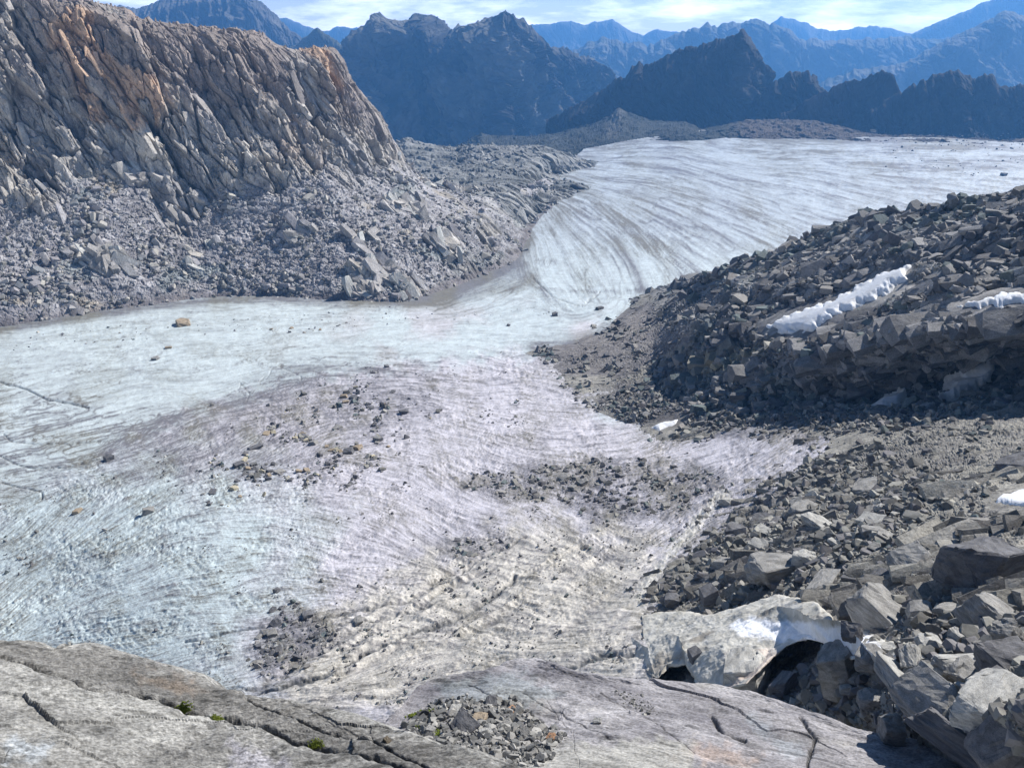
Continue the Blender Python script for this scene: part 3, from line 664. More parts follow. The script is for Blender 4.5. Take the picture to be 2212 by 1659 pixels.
h = fine * .8 + mid_ * .7 + crs * .35 + cross * .35 * ss(-.5, .4, patch) + grain * .3 + blot * .5
h = h * lerp(.22, 1.0, dome) * PX * .8 * (.45 + .85 * ss(-.35, .4, fbm(gp * .8 + 31, 3, 59)))
h += rip * PX * (1.3 * crz + .5 * dome)
h += fbm(G / 30, 3, 46) * .8 + fbm(G / 6, 3, 47) * .15
h -= cut * PX * 6
pr = .49 * U + .87 * Vv; al = .87 * U - .49 * Vv
lng = np.stack([pr / 26 + .4 * patch, al / 260, U * 0], -1)
rl = ridged(lng, 3, 58) * ss(-40, 60, poly_sd([(480, 1420), (760, 1260), (1150, 1130), (1400, 1200), (1400, 1520), (500, 1560)], U, Vv))
h += rl * PX * 8
dirt += .26 * ss(.15, -.4, rl) * (rl != 0)
fq, eq, rq = facets(np.stack([U / 9, Vv / 6, U * 0], -1), 48)
h += dbm * fq * PX * 3.0
# broken ice wall along the right contact
ew = np.exp(-(line_d([(1385, 1300), (1400, 1260), (1440, 1210), (1480, 1160), (1520, 1110), (1560, 1070)], U + warp * 2, Vv) / 15) ** 2)
h += ew * PX * 2.6 * (fq * .9 + .3 + fbm(gp * 6, 3, 49))
tw = ss(.2, .9, ew + .3 * fbm(gp * 8, 3, 50))
G2 = G + np.stack([h * 0, h * 0, h], -1)
col = cmix(col, dcol, np.clip(dirt * 1.0, 0, .93))
col = cmix(col, (.64, .63, .54), tw * .35)
col = cmix(col, (.08, .085, .09), np.clip(cut, 0, 1) * .8)
edv = np.interp(us, [-300, 1180, 1235, 1260, 1340, 1440, 1520, 1590, 1680, 1750, 1900, 2050, 2120, 2210, 2500], [380, 372, 345, 322, 306, 290, 280, 268, 285, 288, 296, 298, 303, 308, 306])
keep = (Vv > edv[None]) & (poly_sd([(1400, 1335), (1470, 1280), (1640, 1135), (1770, 1075), (1950, 975), (2600, 900), (2600, 1800), (1450, 1800), (1425, 1500), (1400, 1420)], U, Vv) < 0)
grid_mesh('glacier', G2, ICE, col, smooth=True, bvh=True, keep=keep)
GLAC = G2

# ================================================================== RIGHT ROCK SLOPE
RS = surf_mat('slope_rock', 4, bump=0.8, dist=0.6, contrast=0.4, speck=.3)
r1 = [(1120, 775, 'g1.01'), (1180, 757, 'g1.0'), (1235, 742, 'g1.0'), (1330, 705, 'g.99'), (1385, 665, 'g.97'), (1402, 650, 'g.955'), (1450, 632, 'g.93'), (1500, 618, 'g.88'), (1600, 596, 325), (1700, 562, 305), (1800, 528, 292), (1890, 482, 282), (2000, 466, 268), (2080, 456, 258), (2110, 446, 250), (2212, 432, 238), (2400, 400, 215), (2700, 360, 180)]
r2 = [(1120, 782, 'g1.02'), (1200, 772, 'g1.0'), (1260, 768, 'g.99'), (1330, 755, 'g.97'), (1400, 735, 'g.93'), (1500, 715, 268), (1600, 690, 248), (1800, 640, 222), (2000, 590, 202), (2212, 560, 185), (2400, 540, 165), (2700, 500, 140)]
r3 = [(1150, 800, 'g1.03'), (1215, 806, 'g1.0'), (1330, 808, 'g.99'), (1400, 808, 'g.97'), (1500, 800, 242), (1600, 788, 220), (1800, 755, 190), (2000, 730, 166), (2212, 700, 148), (2400, 680, 130), (2700, 650, 108)]
r4 = [(1200, 870, 'g1.04'), (1268, 880, 'g1.0'), (1350, 882, 'g.99'), (1450, 875, 'g.96'), (1600, 868, 'g.93'), (1800, 846, 'g.90'), (2000, 826, 'g.86'), (2212, 806, 'g.84'), (2400, 790, 'g.84'), (2700, 770, 'g.82')]
r5 = [(1300, 930, 'g1.04'), (1390, 930, 'g1.0'), (1560, 926, 'g.995'), (1750, 918, 'g.985'), (1920, 910, 'g.96'), (2060, 900, 'g.94'), (2212, 885, 'g.92'), (2400, 870, 'g.9'), (2700, 850, 'g.9')]
r6 = [(1340, 1010, 'g1.05'), (1560, 1000, 'g1.03'), (1750, 990, 'g1.01'), (1880, 972, 'g.99'), (1960, 968, 'g.97'), (2100, 960, 'g.95'), (2212, 950, 'g.93'), (2400, 940, 'g.9'), (2700, 920, 'g.9')]
r7 = [(1360, 1140, 'g1.05'), (1540, 1120, 'g1.02'), (1640, 1106, 'g.995'), (1760, 1090, 'g.97'), (1900, 1080, 'g.95'), (2100, 1060, 'g.93'), (2212, 1050, 'g.92'), (2400, 1040, 'g.9'), (2700, 1020, 'g.9')]
r8 = [(1340, 1300, 'g1.05'), (1430, 1280, 'g1.0'), (1520, 1220, 'g.98'), (1600, 1190, 'g.96'), (1800, 1180, 'g.93'), (2000, 1170, 'g.91'), (2212, 1160, 'g.9'), (2400, 1150, 'g.88'), (2700, 1130, 'g.86')]
r9 = [(1340, 1400, 'g1.05'), (1420, 1370, 'g1.02'), (1520, 1350, 'g1.03'), (1650, 1345, 'g1.04'), (1800, 1330, 'g.99'), (2000, 1300, 'g.90'), (2212, 1290, 'g.87'), (2400, 1280, 'g.86'), (2700, 1260, 'g.86')]
r10 = [(1300, 1500, 'g1.05'), (1420, 1480, 'g1.04'), (1550, 1460, 'g1.04'), (1680, 1450, 'g1.06'), (1800, 1440, 'g1.0'), (2000, 1430, 'g.88'), (2212, 1420, 'g.84'), (2400, 1410, 'g.82'), (2700, 1400, 'g.82')]
r11 = [(1300, 1640, 'g1.05'), (1420, 1620, 'g1.02'), (1600, 1600, 'g1.0'), (1800, 1580, 'g1.08'), (2000, 1570, 'g.95'), (2212, 1560, 'g.8'), (2400, 1550, 'g.75'), (2700, 1550, 'g.75')]
r12 = [(1300, 1900, 'g1.6'), (1600, 1860, 'g1.6'), (1800, 1840, 'g1.6'), (2000, 1820, 'g1.5'), (2212, 1800, 'g1.2'), (2400, 1800, 'g.7'), (2700, 1800, 'g.7')]
G, U, Vv = loft([shift(r1, -10, 90, -55), shift(r1, -2, 14, -3), r1, r2, r3, r4, r5, r6, r7, r8, r9, r10, r11, r12], 1000, 1050)
n = normals(G); n = smooth_grid(n, 10); n /= np.linalg.norm(n, axis=-1, keepdims=True)
PX = np.linalg.norm(G, axis=-1) / F
pq = np.stack([U, Vv, U * 0], -1)
lowf = fbm(pq / 110, 3, 300)
rocky = poly_sd([(1395, 600), (1600, 540), (2900, 200), (2900, 850), (2212, 850), (2000, 870), (1800, 885), (1600, 895), (1470, 885), (1420, 830), (1380, 790), (1500, 740), (1430, 700)], U, Vv) + lowf * 30 + fbm(pq / 30, 3, 301) * 14
rk = ss(-10, 14, rocky)
B = basis((.93, -.1, .35), (-.15, -.75, .65)); q = G @ B.T
q = q + np.stack([fbm(G / 22, 3, 302), fbm(G / 22, 3, 303), fbm(G / 22, 3, 304)], -1) * 4
sc_ = lerp(.55, 1.15, ss(60, 300, G[..., 1]))[..., None]
fa, ra = blocks(q / (np.array([22, 12, 12])), 310, steep=1.6)
fb, rb = blocks(q / (np.array([10, 5.2, 5.2])), 315, steep=2.0)
fc, rc = blocks(q / (np.array([4.6, 2.6, 2.6])), 320, steep=2.2)
fd, rd = blocks(q / (np.array([2.1, 1.3, 1.3])), 325, steep=2.4)
big = fbm(G / 45, 4, 305) * 4
hr = big + fa * 3.4 + fb * 2.3 + fc * 1.25 + fd * .55 - 2.5
# gravelly / slabby ground lower down
g1, x1 = blocks(G / 1.9, 330); g2, x2 = blocks(G / .9, 334)
hg = fbm(G / 12, 4, 306) * .9 + g1 * .5 * ss(-.2, .3, fbm(G / 8, 3, 308)) + g2 * .25 + fbm((G @ basis((.85, .5, .2), (0, 0, 1)).T) / np.array([7, .8, .8]), 4, 307) * .55
edg = ss(0, 26, poly_sd([(1190, 770), (1235, 742), (1402, 652), (1600, 596), (1890, 482), (2700, 300), (2900, 2000), (1300, 2000), (1400, 1290), (1480, 1200), (1640, 1106), (1700, 1010), (1900, 945), (1700, 925), (1390, 935), (1268, 880), (1330, 812), (1215, 804)], U, Vv))
sky_ = Vv - np.interp(U, [q_[0] for q_ in r1], [q_[1] for q_ in r1])
hr = hr * lerp(.45, 1, ss(60, 200, G[..., 1])) * (.4 + .6 * ss(-5, 70, sky_)) - 1.8 * ss(60, -5, sky_)
SNOWP = [[(1640, 704), (1700, 672), (1790, 645), (1850, 615), (1900, 590), (1965, 574), (1955, 602), (1890, 640), (1810, 672), (1745, 708), (1690, 712)], [(2050, 655), (2110, 640), (2160, 620), (2240, 614), (2280, 640), (2190, 648), (2110, 662)], [(2030, 844), (2070, 815), (2120, 798), (2154, 786), (2152, 806), (2110, 830), (2060, 852)], [(1880, 866), (1905, 850), (1948, 840), (1940, 860), (1905, 876)], [(1404, 922), (1430, 908), (1472, 900), (1466, 916), (1430, 932)], [(2138, 1090), (2160, 1068), (2212, 1054), (2270, 1054), (2270, 1112), (2200, 1100)]]
nosn = np.ones(U.shape, np.float32)
for p_ in SNOWP: nosn *= ss(8, 22, -poly_sd(p_, U, Vv))
hr = lerp(big * .8 - 1.2, hr, nosn); hg = lerp(hg * .3, hg, nosn)
h = lerp(hg, hr, rk) * (.2 + .8 * edg)
step = ss(-14, 6, rocky) - ss(40, 160, rocky)
h += step * rk * 1.2 * nosn
G2 = G + n * h[..., None]
dk, md, lt, tl = (.12, .12, .128), (.29, .285, .28), (.23, .225, .215), (.10, .135, .135)
t = np.clip(.4 + .6 * (rb - .5) + .5 * (rc - .5) + fbm(G / 18, 4, 340) * .5, 0, 1)
c = cmix(dk, md, t)
c = cmix(c, (.40, .385, .36), ss(.1, .35, fbm(G / 30, 4, 346)) * rk * .65)
c = cmix(c, tl, ss(.05, .4, fbm(G / 25, 3, 341)) * rk * .6)
c = cmix(c, (.33, .29, .20), ss(-10, 22, poly_sd([(1500, 800), (1530, 760), (1640, 725), (1680, 740), (1600, 790), (1560, 800)], U, Vv) + fbm(pq / 14, 3, 342) * 16) * .7)
c = cmix(c, (.30, .29, .28), ss(-10, 14, poly_sd([(1960, 620), (2060, 580), (2160, 560), (2200, 600), (2000, 690), (1900, 690)], U, Vv) + fbm(pq / 14, 3, 343) * 12) * .4)
cg = cmix((.15, .145, .14), (.29, .28, .25), np.clip(.5 + .7 * (x1 - .5) + .6 * (x2 - .5) + fbm(G / 9, 3, 344) * .6, 0, 1))
cg = cmix(cg, (.085, .08, .09), ss(-12, 16, poly_sd([(1280, 870), (1340, 820), (1480, 850), (1480, 900), (1800, 895), (2000, 870), (2000, 900), (1800, 925), (1500, 925), (1380, 915)], U, Vv) + lowf * 10) * .6)
cg = cmix(cg, (.15, .14, .15), ss(-6, 6, poly_sd([(1120, 790), (1200, 745), (1400, 650), (1520, 720), (1350, 815), (1220, 810)], U, Vv)) * .6)
c = cmix(cg, c, rk)
svis = (U > 1150) & (U < 2330)
svis = svis * nosn
Bq = basis((.93, -.1, .30), (-.1, -.35, .9))
sz_ = G[..., 1]
ex = [slabs_on(G2, n, c, rk * svis * (sz_ > 120) * ss(30, 70, rocky) * ss(20, 60, Vv - np.interp(U, [q_[0] for q_ in r1], [q_[1] for q_ in r1])), 160, Bq, (2.6, 5.5), (1.4, .65, .34), 11, sink=.5, jit=.10, colvar=.2),
      slabs_on(G2, n, c, rk * svis * (sz_ > 110) * ss(0, 20, rocky), 5000, Bq, (.8, 2.8), (1.35, .7, .38), 12, sink=.35, jit=.16, colvar=.4),
      slabs_on(G2, n, c, rk * svis, 9000, Bq, (.4, 1.3), (1.2, .8, .55), 13, sink=.1, jit=.22, colvar=.45),
      slabs_on(G2, n, c, (1 - rk) * svis * (Vv < 1300) * ss(.05, .4, fbm(G / 10, 3, 345)), 2200, Bq, (.3, 1.8), (1.6, .7, .26), 14, sink=.3, jit=.1, colvar=.35)]
grid_plus('rock_slope', G2, RS, c, ex, bvh=True)
HB, HN, HU, HV, HROCK, HG = G, n, U, Vv, rk, G2

# snow patches lying on the slope
SNOW = surf_mat('snow', .8, bump=.6, dist=.25, contrast=.05, rough=.65, spec=.3)
def snow_patch(poly, label, lift=1.2, thick=1.0, wn_=9, dirty=0, group=None):
    us_ = [p_[0] for p_ in poly]; vs_ = [p_[1] for p_ in poly]
    m = (HU > min(us_) - 20) & (HU < max(us_) + 20) & (HV > min(vs_) - 20) & (HV < max(vs_) + 20)
    jj, ii = np.where(m)
    j0, j1, i0, i1 = jj.min(), jj.max() + 1, ii.min(), ii.max() + 1
    u, v = HU[j0:j1, i0:i1], HV[j0:j1, i0:i1]
    sd_ = poly_sd(poly, u, v) + fbm(np.stack([u / 12, v / 8, u * 0], -1), 3, 401) * wn_
    px = np.linalg.norm(HB[j0:j1, i0:i1], axis=-1) / F
    S0 = smooth_grid(HG[j0:j1, i0:i1], 12)
    K = 10; a_ = np.pad(S0, ((0, 2 * K), (0, 2 * K), (0, 0)), mode='edge')[::K, ::K]; a_ = smooth_grid(a_, 4)
    yy, xx = np.arange(S0.shape[0]) / K, np.arange(S0.shape[1]) / K; y0, x0 = yy.astype(int), xx.astype(int); ty, tx = (yy - y0)[:, None, None], (xx - x0)[None, :, None]
    S = a_[y0][:, x0] * (1 - ty) * (1 - tx) + a_[y0 + 1][:, x0] * ty * (1 - tx) + a_[y0][:, x0 + 1] * (1 - ty) * tx + a_[y0 + 1][:, x0 + 1] * ty * tx
    s0_ = poly_sd(poly, u, v)
    hh = (np.clip(s0_ * px * .12, -1.5, thick * .4) + fbm(S / 6, 2, 402) * .06 + (lift * .5 + 1.0) * ss(-9, 13, sd_) - 1.0)
    Gs = S + HN[j0:j1, i0:i1] * hh[..., None]
    keep = sd_ > -7
    cs_ = cmix((.80, .82, .85), (.50, .48, .44), np.clip(ss(0, .5, fbm(S / 2, 4, 403)) * .35 + ss(9, -2, sd_) * .6, 0, 1))
    o = grid_mesh('snow_patch', Gs, SNOW, cs_, smooth=True, keep=keep)
    # drop loose vertices
    del o['kind']; tag(o, label, 'snow patch', group)
    return o
snow_patch(SNOWP[0], 'long white snow strip slanting across the dark rocks, the largest snow patch', 2.2)
snow_patch(SNOWP[1], 'white snow patch among dark rocks at the right edge, above the smaller ones', 2.0)
snow_patch(SNOWP[2], 'narrow slanting snow patch between dark blocks right of the tiny one', .9)
snow_patch(SNOWP[3], 'tiny snow patch in a gap of the dark blocks', .8, wn_=4)
snow_patch(SNOWP[4], 'small white snow patch where dirty ice meets the dark blocks', .8, wn_=4)
snow_patch(SNOWP[5], 'thick white snow lump on brown gravel at the right edge', .45, .6, wn_=5)

# ================================================================== ICE LEDGE with the dark cave
LEDGE = surf_mat('old_ice', .7, bump=.6, dist=.12, contrast=.14, rough=.6, spec=.35)
def ledge(name, rows, nu, nv, colf, amp, seed, rough_rows=()):
    G, U, Vv = loft(rows, nu, nv, rough_rows)
    n = normals(G); n = smooth_grid(n, 4)
    h = fbm(G / 2.2, 4, seed) * amp + ridged(G / 1.1, 3, seed + 5) * amp * .35
    G2 = G + n * h[..., None]
    return G2, colf(G2, U, Vv)
def icecol(G, U, V_):
    c = cmix((.40, .385, .34), (.56, .55, .51), np.clip(fbm(G / 1.2, 4, 500) + .5, 0, 1))
    c = cmix(c, (.25, .225, .19), ss(.0, .45, fbm(G / 2.5, 5, 501)) * .8)
    c = cmix(c, (.46, .32, .27), ss(-12, 12, poly_sd([(1560, 1420), (1680, 1405), (1690, 1425), (1620, 1470), (1580, 1480)], U, V_) + fbm(G / .8, 3, 503) * 20) * .4)
    sn = ss(-8, 8, poly_sd([(1580, 1352), (1620, 1335), (1700, 1340), (1800, 1352), (1880, 1368), (1900, 1400), (1850, 1420), (1790, 1395), (1700, 1385), (1640, 1378), (1600, 1370)], U, V_) + fbm(np.stack([U / 14, V_ / 9, U * 0], -1), 3, 502) * 12)
    return cmix(c, (.84, .86, .90), sn)
lb = [(1385, 1330, 'g1.0'), (1430, 1318, 'g.995'), (1540, 1328, 'g.985'), (1600, 1310, 'g.975'), (1680, 1283, 'g.97'), (1760, 1296, 'g.96'), (1800, 1340, 'g.95'), (1880, 1362, 'g.93'), (1930, 1385, 'g.92')]
lm = [(1390, 1362, 'g1.0'), (1460, 1352, 'g.985'), (1560, 1360, 'g.965'), (1660, 1345, 'g.955'), (1760, 1350, 'g.945'), (1840, 1375, 'g.925'), (1935, 1400, 'g.91')]
ll = [(1380, 1432, 'g1.0'), (1420, 1470, 'g.985'), (1445, 1440, 'g.98'), (1490, 1438, 'g.97'), (1515, 1490, 'g.955'), (1560, 1492, 'g.95'), (1610, 1480, 'g.945'), (1640, 1448, 'g.945'), (1665, 1420, 'g.94'), (1700, 1394, 'g.935'), (1745, 1380, 'g.93'), (1790, 1390, 'g.92'), (1830, 1415, 'g.91'), (1935, 1450, 'g.90')]
def jit_(r, a_, sd_):
    q = prow(r); us_ = np.arange(q[0][0], q[-1][0] + 1, 7.); vv_ = np.interp(us_, [k[0] for k in q], [k[1] for k in q]); dd_ = np.interp(us_, [k[0] for k in q], [k[2] for k in q])
    nz = fbm(np.stack([us_ / 80, us_ * 0 + sd_, us_ * 0], -1), 4, sd_)
    return [(float(x), float(y + a_ * z), float(w * (1 + .004 * z))) for x, y, w, z in zip(us_, vv_, dd_, nz)]
ll = jit_(ll, 9, 3); lb = jit_(lb, 8, 5)
lu = shift(ll, 0, .5, -.5); lu2 = shift(ll, 0, 2.5, -1.3); lu3 = shift(ll, .5, 8, -3.6)
G2, c = ledge('ice_ledge', [shift(lb, 0, 2.5, -2.5), lb, lm, ll, lu, lu2, lu3], 620, 400, icecol, .32, 510)
grid_mesh('ice_ledge', G2, LEDGE, c, smooth=True, bvh=True)

# ================================================================== FOREGROUND BEDROCK
def rockbed(name, rows, nu, nv, scale, mat, ax, cols, seed, cracks=(), crackw=5, amp=1.0, rough_rows=(), spots=(), ledges=(), lowamp=.06):
    G, U, Vv = loft(rows, nu, nv, rough_rows)
    n = normals(G); n = smooth_grid(n, 5); n /= np.linalg.norm(n, axis=-1, keepdims=True)
    B = basis(ax, (0, -.3, 1)); q = G @ B.T
    q = q + np.stack([fbm(G / (scale * 2), 3, seed + 1)] * 3, -1) * scale * .25
    fa, ea, ra = facets(q / (np.array([3.2, 1.2, 1.6]) * scale), seed)
    h = fbm(q / (np.array([2.5, .8, .8]) * scale), 5, seed + 20) * lowamp * scale + fbm(q / (np.array([.8, .1, .1]) * scale), 5, seed + 22) * .036 * scale + ridged(q / (np.array([1.6, .22, .22]) * scale), 4, seed + 27) * .02 * scale
    h += fa * .03 * scale + fbm(q / (np.array([.5, .05, .05]) * scale), 3, seed + 21) * .010 * scale
    w = fbm(np.stack([U / 22, Vv / 22, U * 0], -1), 4, seed + 23) * 9
    PX = np.linalg.norm(G, axis=-1) / F
    cr = np.zeros(U.shape, np.float32)
    for ln, wd, dp, st in cracks:
        dd = line_d(ln, U + w, Vv + w)
        cr = np.maximum(cr, np.exp(-(dd / (wd * .7)) ** 2) * min(dp * 1.2, 1) * (.6 + .4 * ss(-.3, .3, w / 9)))
        h -= np.exp(-(dd / (wd * .6)) ** 2) * dp * wd * PX * 1.8
    for pl in ledges: h -= PX * 7 * ss(-2.5, 2.5, poly_sd(pl, U + w, Vv + w))
    h = h * amp
    G2 = G + n * h[..., None]
    t = np.clip(.5 + fbm(q / (np.array([1.6, .35, .35]) * scale), 5, seed + 24) * .9 + (ra - .5) * .2, 0, 1)
    c = cmix(cols[0], cols[1], t)
    c = cmix(c, cols[2], ss(.1, .5, fbm(G / (scale * .8), 4, seed + 25)) * .6)
    for pl, cc_, am in spots:
        c = cmix(c, cc_, ss(-16, 16, poly_sd(pl, U, Vv) + fbm(np.stack([U / 16, Vv / 12, U * 0], -1), 4, seed + 26) * 26) * am)
    gr_ = smooth_grid(rng.standard_normal(U.shape).astype(np.float32), 1); c = c * (1 + .28 * np.clip(gr_, -1.5, 1.5))[..., None]
    c = c * (1 - .45 * ss(.25, .45, fbm(q / (np.array([.5, .12, .12]) * scale), 4, seed + 28)))[..., None]
    c = cmix(c, (.05, .048, .045), cr * .9)
    return G2, c
BED = surf_mat('bedrock', 1.3, bump=.9, dist=.14, contrast=.32, speck=.3, stretch=(.5, 1, 1), rot=(0, 0, R(20)))
BED2 = surf_mat('slab_rock', .3, bump=1.0, dist=.03, contrast=.3, speck=.5, stretch=(.6, 1, 1), rot=(0, 0, R(-30)))
def pln(row, K, sl):
    """put a row of pixels on an inclined rock surface falling away from the viewer"""
    return [(u, v, K * (1 + .05 * math.sin(u / 260.)) / (math.tan(PITCH + math.atan((v - CV) / F)) - sl)) for u, v in row]
c1 = pln([(800, 1600), (850, 1560), (900, 1500), (940, 1480), (1000, 1474), (1050, 1468), (1085, 1450), (1110, 1438), (1150, 1436), (1230, 1462), (1330, 1478), (1450, 1490), (1560, 1492), (1680, 1528), (1800, 1575), (1900, 1605), (2000, 1625), (2120, 1655), (2260, 1720), (2500, 1760)], 18.0, .466)
c2_ = pln([(800, 1640), (950, 1540), (1050, 1530), (1250, 1530), (1450, 1550), (1600, 1570), (1750, 1610), (1900, 1650), (2050, 1690), (2500, 1820)], 18.0, .466)
c3_ = pln([(800, 1700), (1000, 1620), (1250, 1620), (1500, 1640), (1750, 1690), (2000, 1760), (2500, 1900)], 18.0, .466)
c4_ = pln([(800, 1800), (1100, 1740), (1500, 1760), (2000, 1860), (2500, 2000)], 18.0, .466)
crk = [([(1010, 1480), (1060, 1505), (1130, 1500), (1250, 1560), (1330, 1600)], 2.2, .6, 0), ([(1300, 1500), (1420, 1560), (1500, 1630)], 2.0, .5, 0), ([(1060, 1500), (1200, 1490), (1400, 1520)], 1.6, .4, 0), ([(1530, 1540), (1560, 1580), (1610, 1600)], 6, .9, 0), ([(1730, 1560), (1760, 1600), (1745, 1659)], 5, .8, 0), ([(1180, 1510), (1240, 1590), (1250, 1659)], 1.6, .4, 0)]
G2, c = rockbed('bedrock', [shift(c1, 0, 5, -9), shift(c1, 0, .8, -.25), c1, c2_, c3_, c4_], 1000, 480, 4.5, BED, (.93, -.35, -.25), [(.15, .145, .16), (.37, .36, .37), (.27, .26, .235)], 600, crk,
                spots=[([(950, 1480), (1120, 1455), (1200, 1500), (1130, 1530), (960, 1530)], (.20, .235, .25), .5), ([(1620, 1560), (1700, 1600), (1760, 1640), (1700, 1640)], (.30, .33, .36), .5), ([(1500, 1600), (1650, 1640), (1620, 1659), (1450, 1640)], (.40, .30, .24), .5), ([(900, 1620), (1500, 1600), (1500, 1700), (900, 1700)], (.33, .325, .30), .8)])
grid_mesh('bedrock', G2, BED, c, bvh=True)
s1_ = pln([(-500, 1345), (-200, 1365), (0, 1388), (60, 1393), (100, 1410), (135, 1398), (175, 1395), (230, 1412), (300, 1430), (370, 1450), (425, 1465), (465, 1492), (530, 1500), (640, 1516), (750, 1541), (830, 1566), (875, 1580), (980, 1620), (1106, 1661), (1300, 1760)], 2.0, .4)
s2_r = pln([(-500, 1400), (0, 1440), (150, 1458), (300, 1500), (500, 1560), (700, 1610), (900, 1660), (1300, 1860)], 2.0, .4)
s3_r = pln([(-500, 1560), (0, 1600), (300, 1640), (600, 1700), (900, 1780), (1300, 2000)], 2.0, .4)
s4_r = pln([(-500, 1900), (0, 1900), (600, 1960), (1300, 2300)], 2.0, .4)
crk = [([(-400, 1400), (0, 1420), (65, 1434), (130, 1458), (200, 1485), (280, 1500), (340, 1507), (400, 1535), (480, 1548), (550, 1557), (625, 1592), (700, 1610), (800, 1636), (900, 1672)], 9.5, .8, 0), ([(528, 1500), (585, 1527), (640, 1545), (700, 1565), (760, 1582), (810, 1600), (870, 1630), (960, 1670)], 7, .8, 0), ([(0, 1640), (60, 1600), (110, 1590)], 2.0, .4, 0), ([(700, 1545), (800, 1580), (810, 1600)], 2.4, .5, 0)]
G2, c = rockbed('rock_slab', [shift(s1_, 0, .9, -2.4), shift(s1_, 0, .08, -.04), s1_, s2_r, s3_r, s4_r], 1000, 480, .5, BED2, (.90, -.20, -.38), [(.15, .147, .14), (.32, .315, .295), (.25, .245, .23)], 700, crk, ledges=[[(-400, 1300), (-400, 1400), (0, 1420), (65, 1434), (130, 1458), (200, 1485), (280, 1500), (340, 1507), (400, 1535), (480, 1548), (550, 1557), (625, 1592), (700, 1610), (800, 1636), (900, 1672), (1300, 1780), (1300, 1300)], [(520, 1470), (528, 1500), (585, 1527), (640, 1545), (700, 1565), (760, 1582), (810, 1600), (870, 1630), (960, 1670), (1300, 1760), (1300, 1480)]], lowamp=.03,
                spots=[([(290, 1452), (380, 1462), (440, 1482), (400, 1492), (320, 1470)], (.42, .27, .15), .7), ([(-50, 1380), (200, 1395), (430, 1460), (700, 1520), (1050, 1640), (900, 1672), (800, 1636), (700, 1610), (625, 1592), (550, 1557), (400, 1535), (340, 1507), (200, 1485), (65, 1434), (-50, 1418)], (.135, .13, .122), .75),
                       ([(500, 1600), (620, 1640), (600, 1700), (500, 1680)], (.34, .33, .38), .5), ([(20, 1590), (110, 1610), (90, 1640), (10, 1640)], (.30, .34, .38), .5)])
grid_mesh('rock_slab', G2, BED2, c, bvh=True)

# ================================================================== BOULDERS
def hull(seed, flat=.7, npt=18, chamfer=True, box=.55):
    r_ = random.Random(seed); bm = bmesh.new()
    for x in (-1, 1):
        for y in (-1, 1):
            for z in (-1, 1):
                if r_.random() < .3:
                    for ax in range(3):
                        p = [x, y, z]; p[ax] *= r_.uniform(.0, .5); bm.verts.new([c_ * (1 - r_.random() * .2) for c_ in p])
                else:
                    bm.verts.new([c_ * (1 - r_.random() * .42) for c_ in (x, y, z)])
    bmesh.ops.convex_hull(bm, input=bm.verts)
    for v_ in [v_ for v_ in bm.verts if not v_.link_faces]: bm.verts.remove(v_)
    bmesh.ops.dissolve_limit(bm, angle_limit=R(16), verts=bm.verts, edges=bm.edges)
    if chamfer:
        bmesh.ops.bevel(bm, geom=list(bm.edges), offset=.045, segments=1, affect='EDGES', clamp_overlap=True)
    for v_ in bm.verts: v_.co.z *= flat
    bmesh.ops.triangulate(bm, faces=bm.faces)
    bm.normal_update()
    return bm
ROCKM = {}
def rock_mat(key, base):
    if key not in ROCKM:
        ROCKM[key] = surf_mat('rock_' + key, .55, bump=1.0, dist=.10, contrast=.45, attr=False, base=base, speck=.3, stretch=(1, 1, 3.5), rot=(.3, .2, 0))
    return ROCKM[key]
def fine_rock(seed, flat, mat, npt=18, box=.55, sub=2, disp=.05):
    """a boulder mesh with chipped, uneven faces"""
    bm = hull(seed, flat, npt, False, box)
    bmesh.ops.dissolve_limit(bm, angle_limit=R(3), verts=bm.verts, edges=bm.edges)
    bmesh.ops.bevel(bm, geom=list(bm.edges), offset=.05, segments=1, affect='EDGES', clamp_overlap=True)
    bmesh.ops.triangulate(bm, faces=bm.faces)
    bmesh.ops.subdivide_edges(bm, edges=bm.edges, cuts=sub, use_grid_fill=True)
    co = np.array([v_.co[:] for v_ in bm.verts])
    d = fbm(co * 1.6 + seed, 4, seed) * disp * 1.3
    f_, e_, r__ = facets(co * np.array([1.3, 2.2, 3.0]) + seed * 1.7, seed)
    d = d + f_ * disp * .8
    bm.normal_update()
    for v_, k in zip(bm.verts, d): v_.co += v_.normal * float(k)
    me = bpy.data.meshes.new('boulder')
    for f_ in bm.faces: f_.smooth = False
    bm.to_mesh(me); bm.free(); me.materials.append(mat)
    return me
MATS = {'dark': rock_mat('dark', (.13, .13, .138)), 'grey': rock_mat('grey', (.25, .245, .235)), 'pale': rock_mat('pale', (.37, .365, .345)), 'tan': rock_mat('tan', (.30, .245, .18)), 'rust': rock_mat('rust', (.34, .20, .12))}
PROTO = {}
for k_ in MATS:
    PROTO[k_] = [fine_rock(900 + 37 * i + len(k_), [.55, .75, .62, .9, .45, .7, .5, .8][i], MATS[k_], 12 + 2 * (i % 4), .62, 2, .05) for i in range(8)]

for k_ in MATS:
    PROTO[k_ + '_hi'] = [fine_rock(1900 + 41 * i + len(k_), [.8, .9, .75, .95][i], MATS[k_], 11 + 2 * i, .75, 6, .085) for i in range(4)]
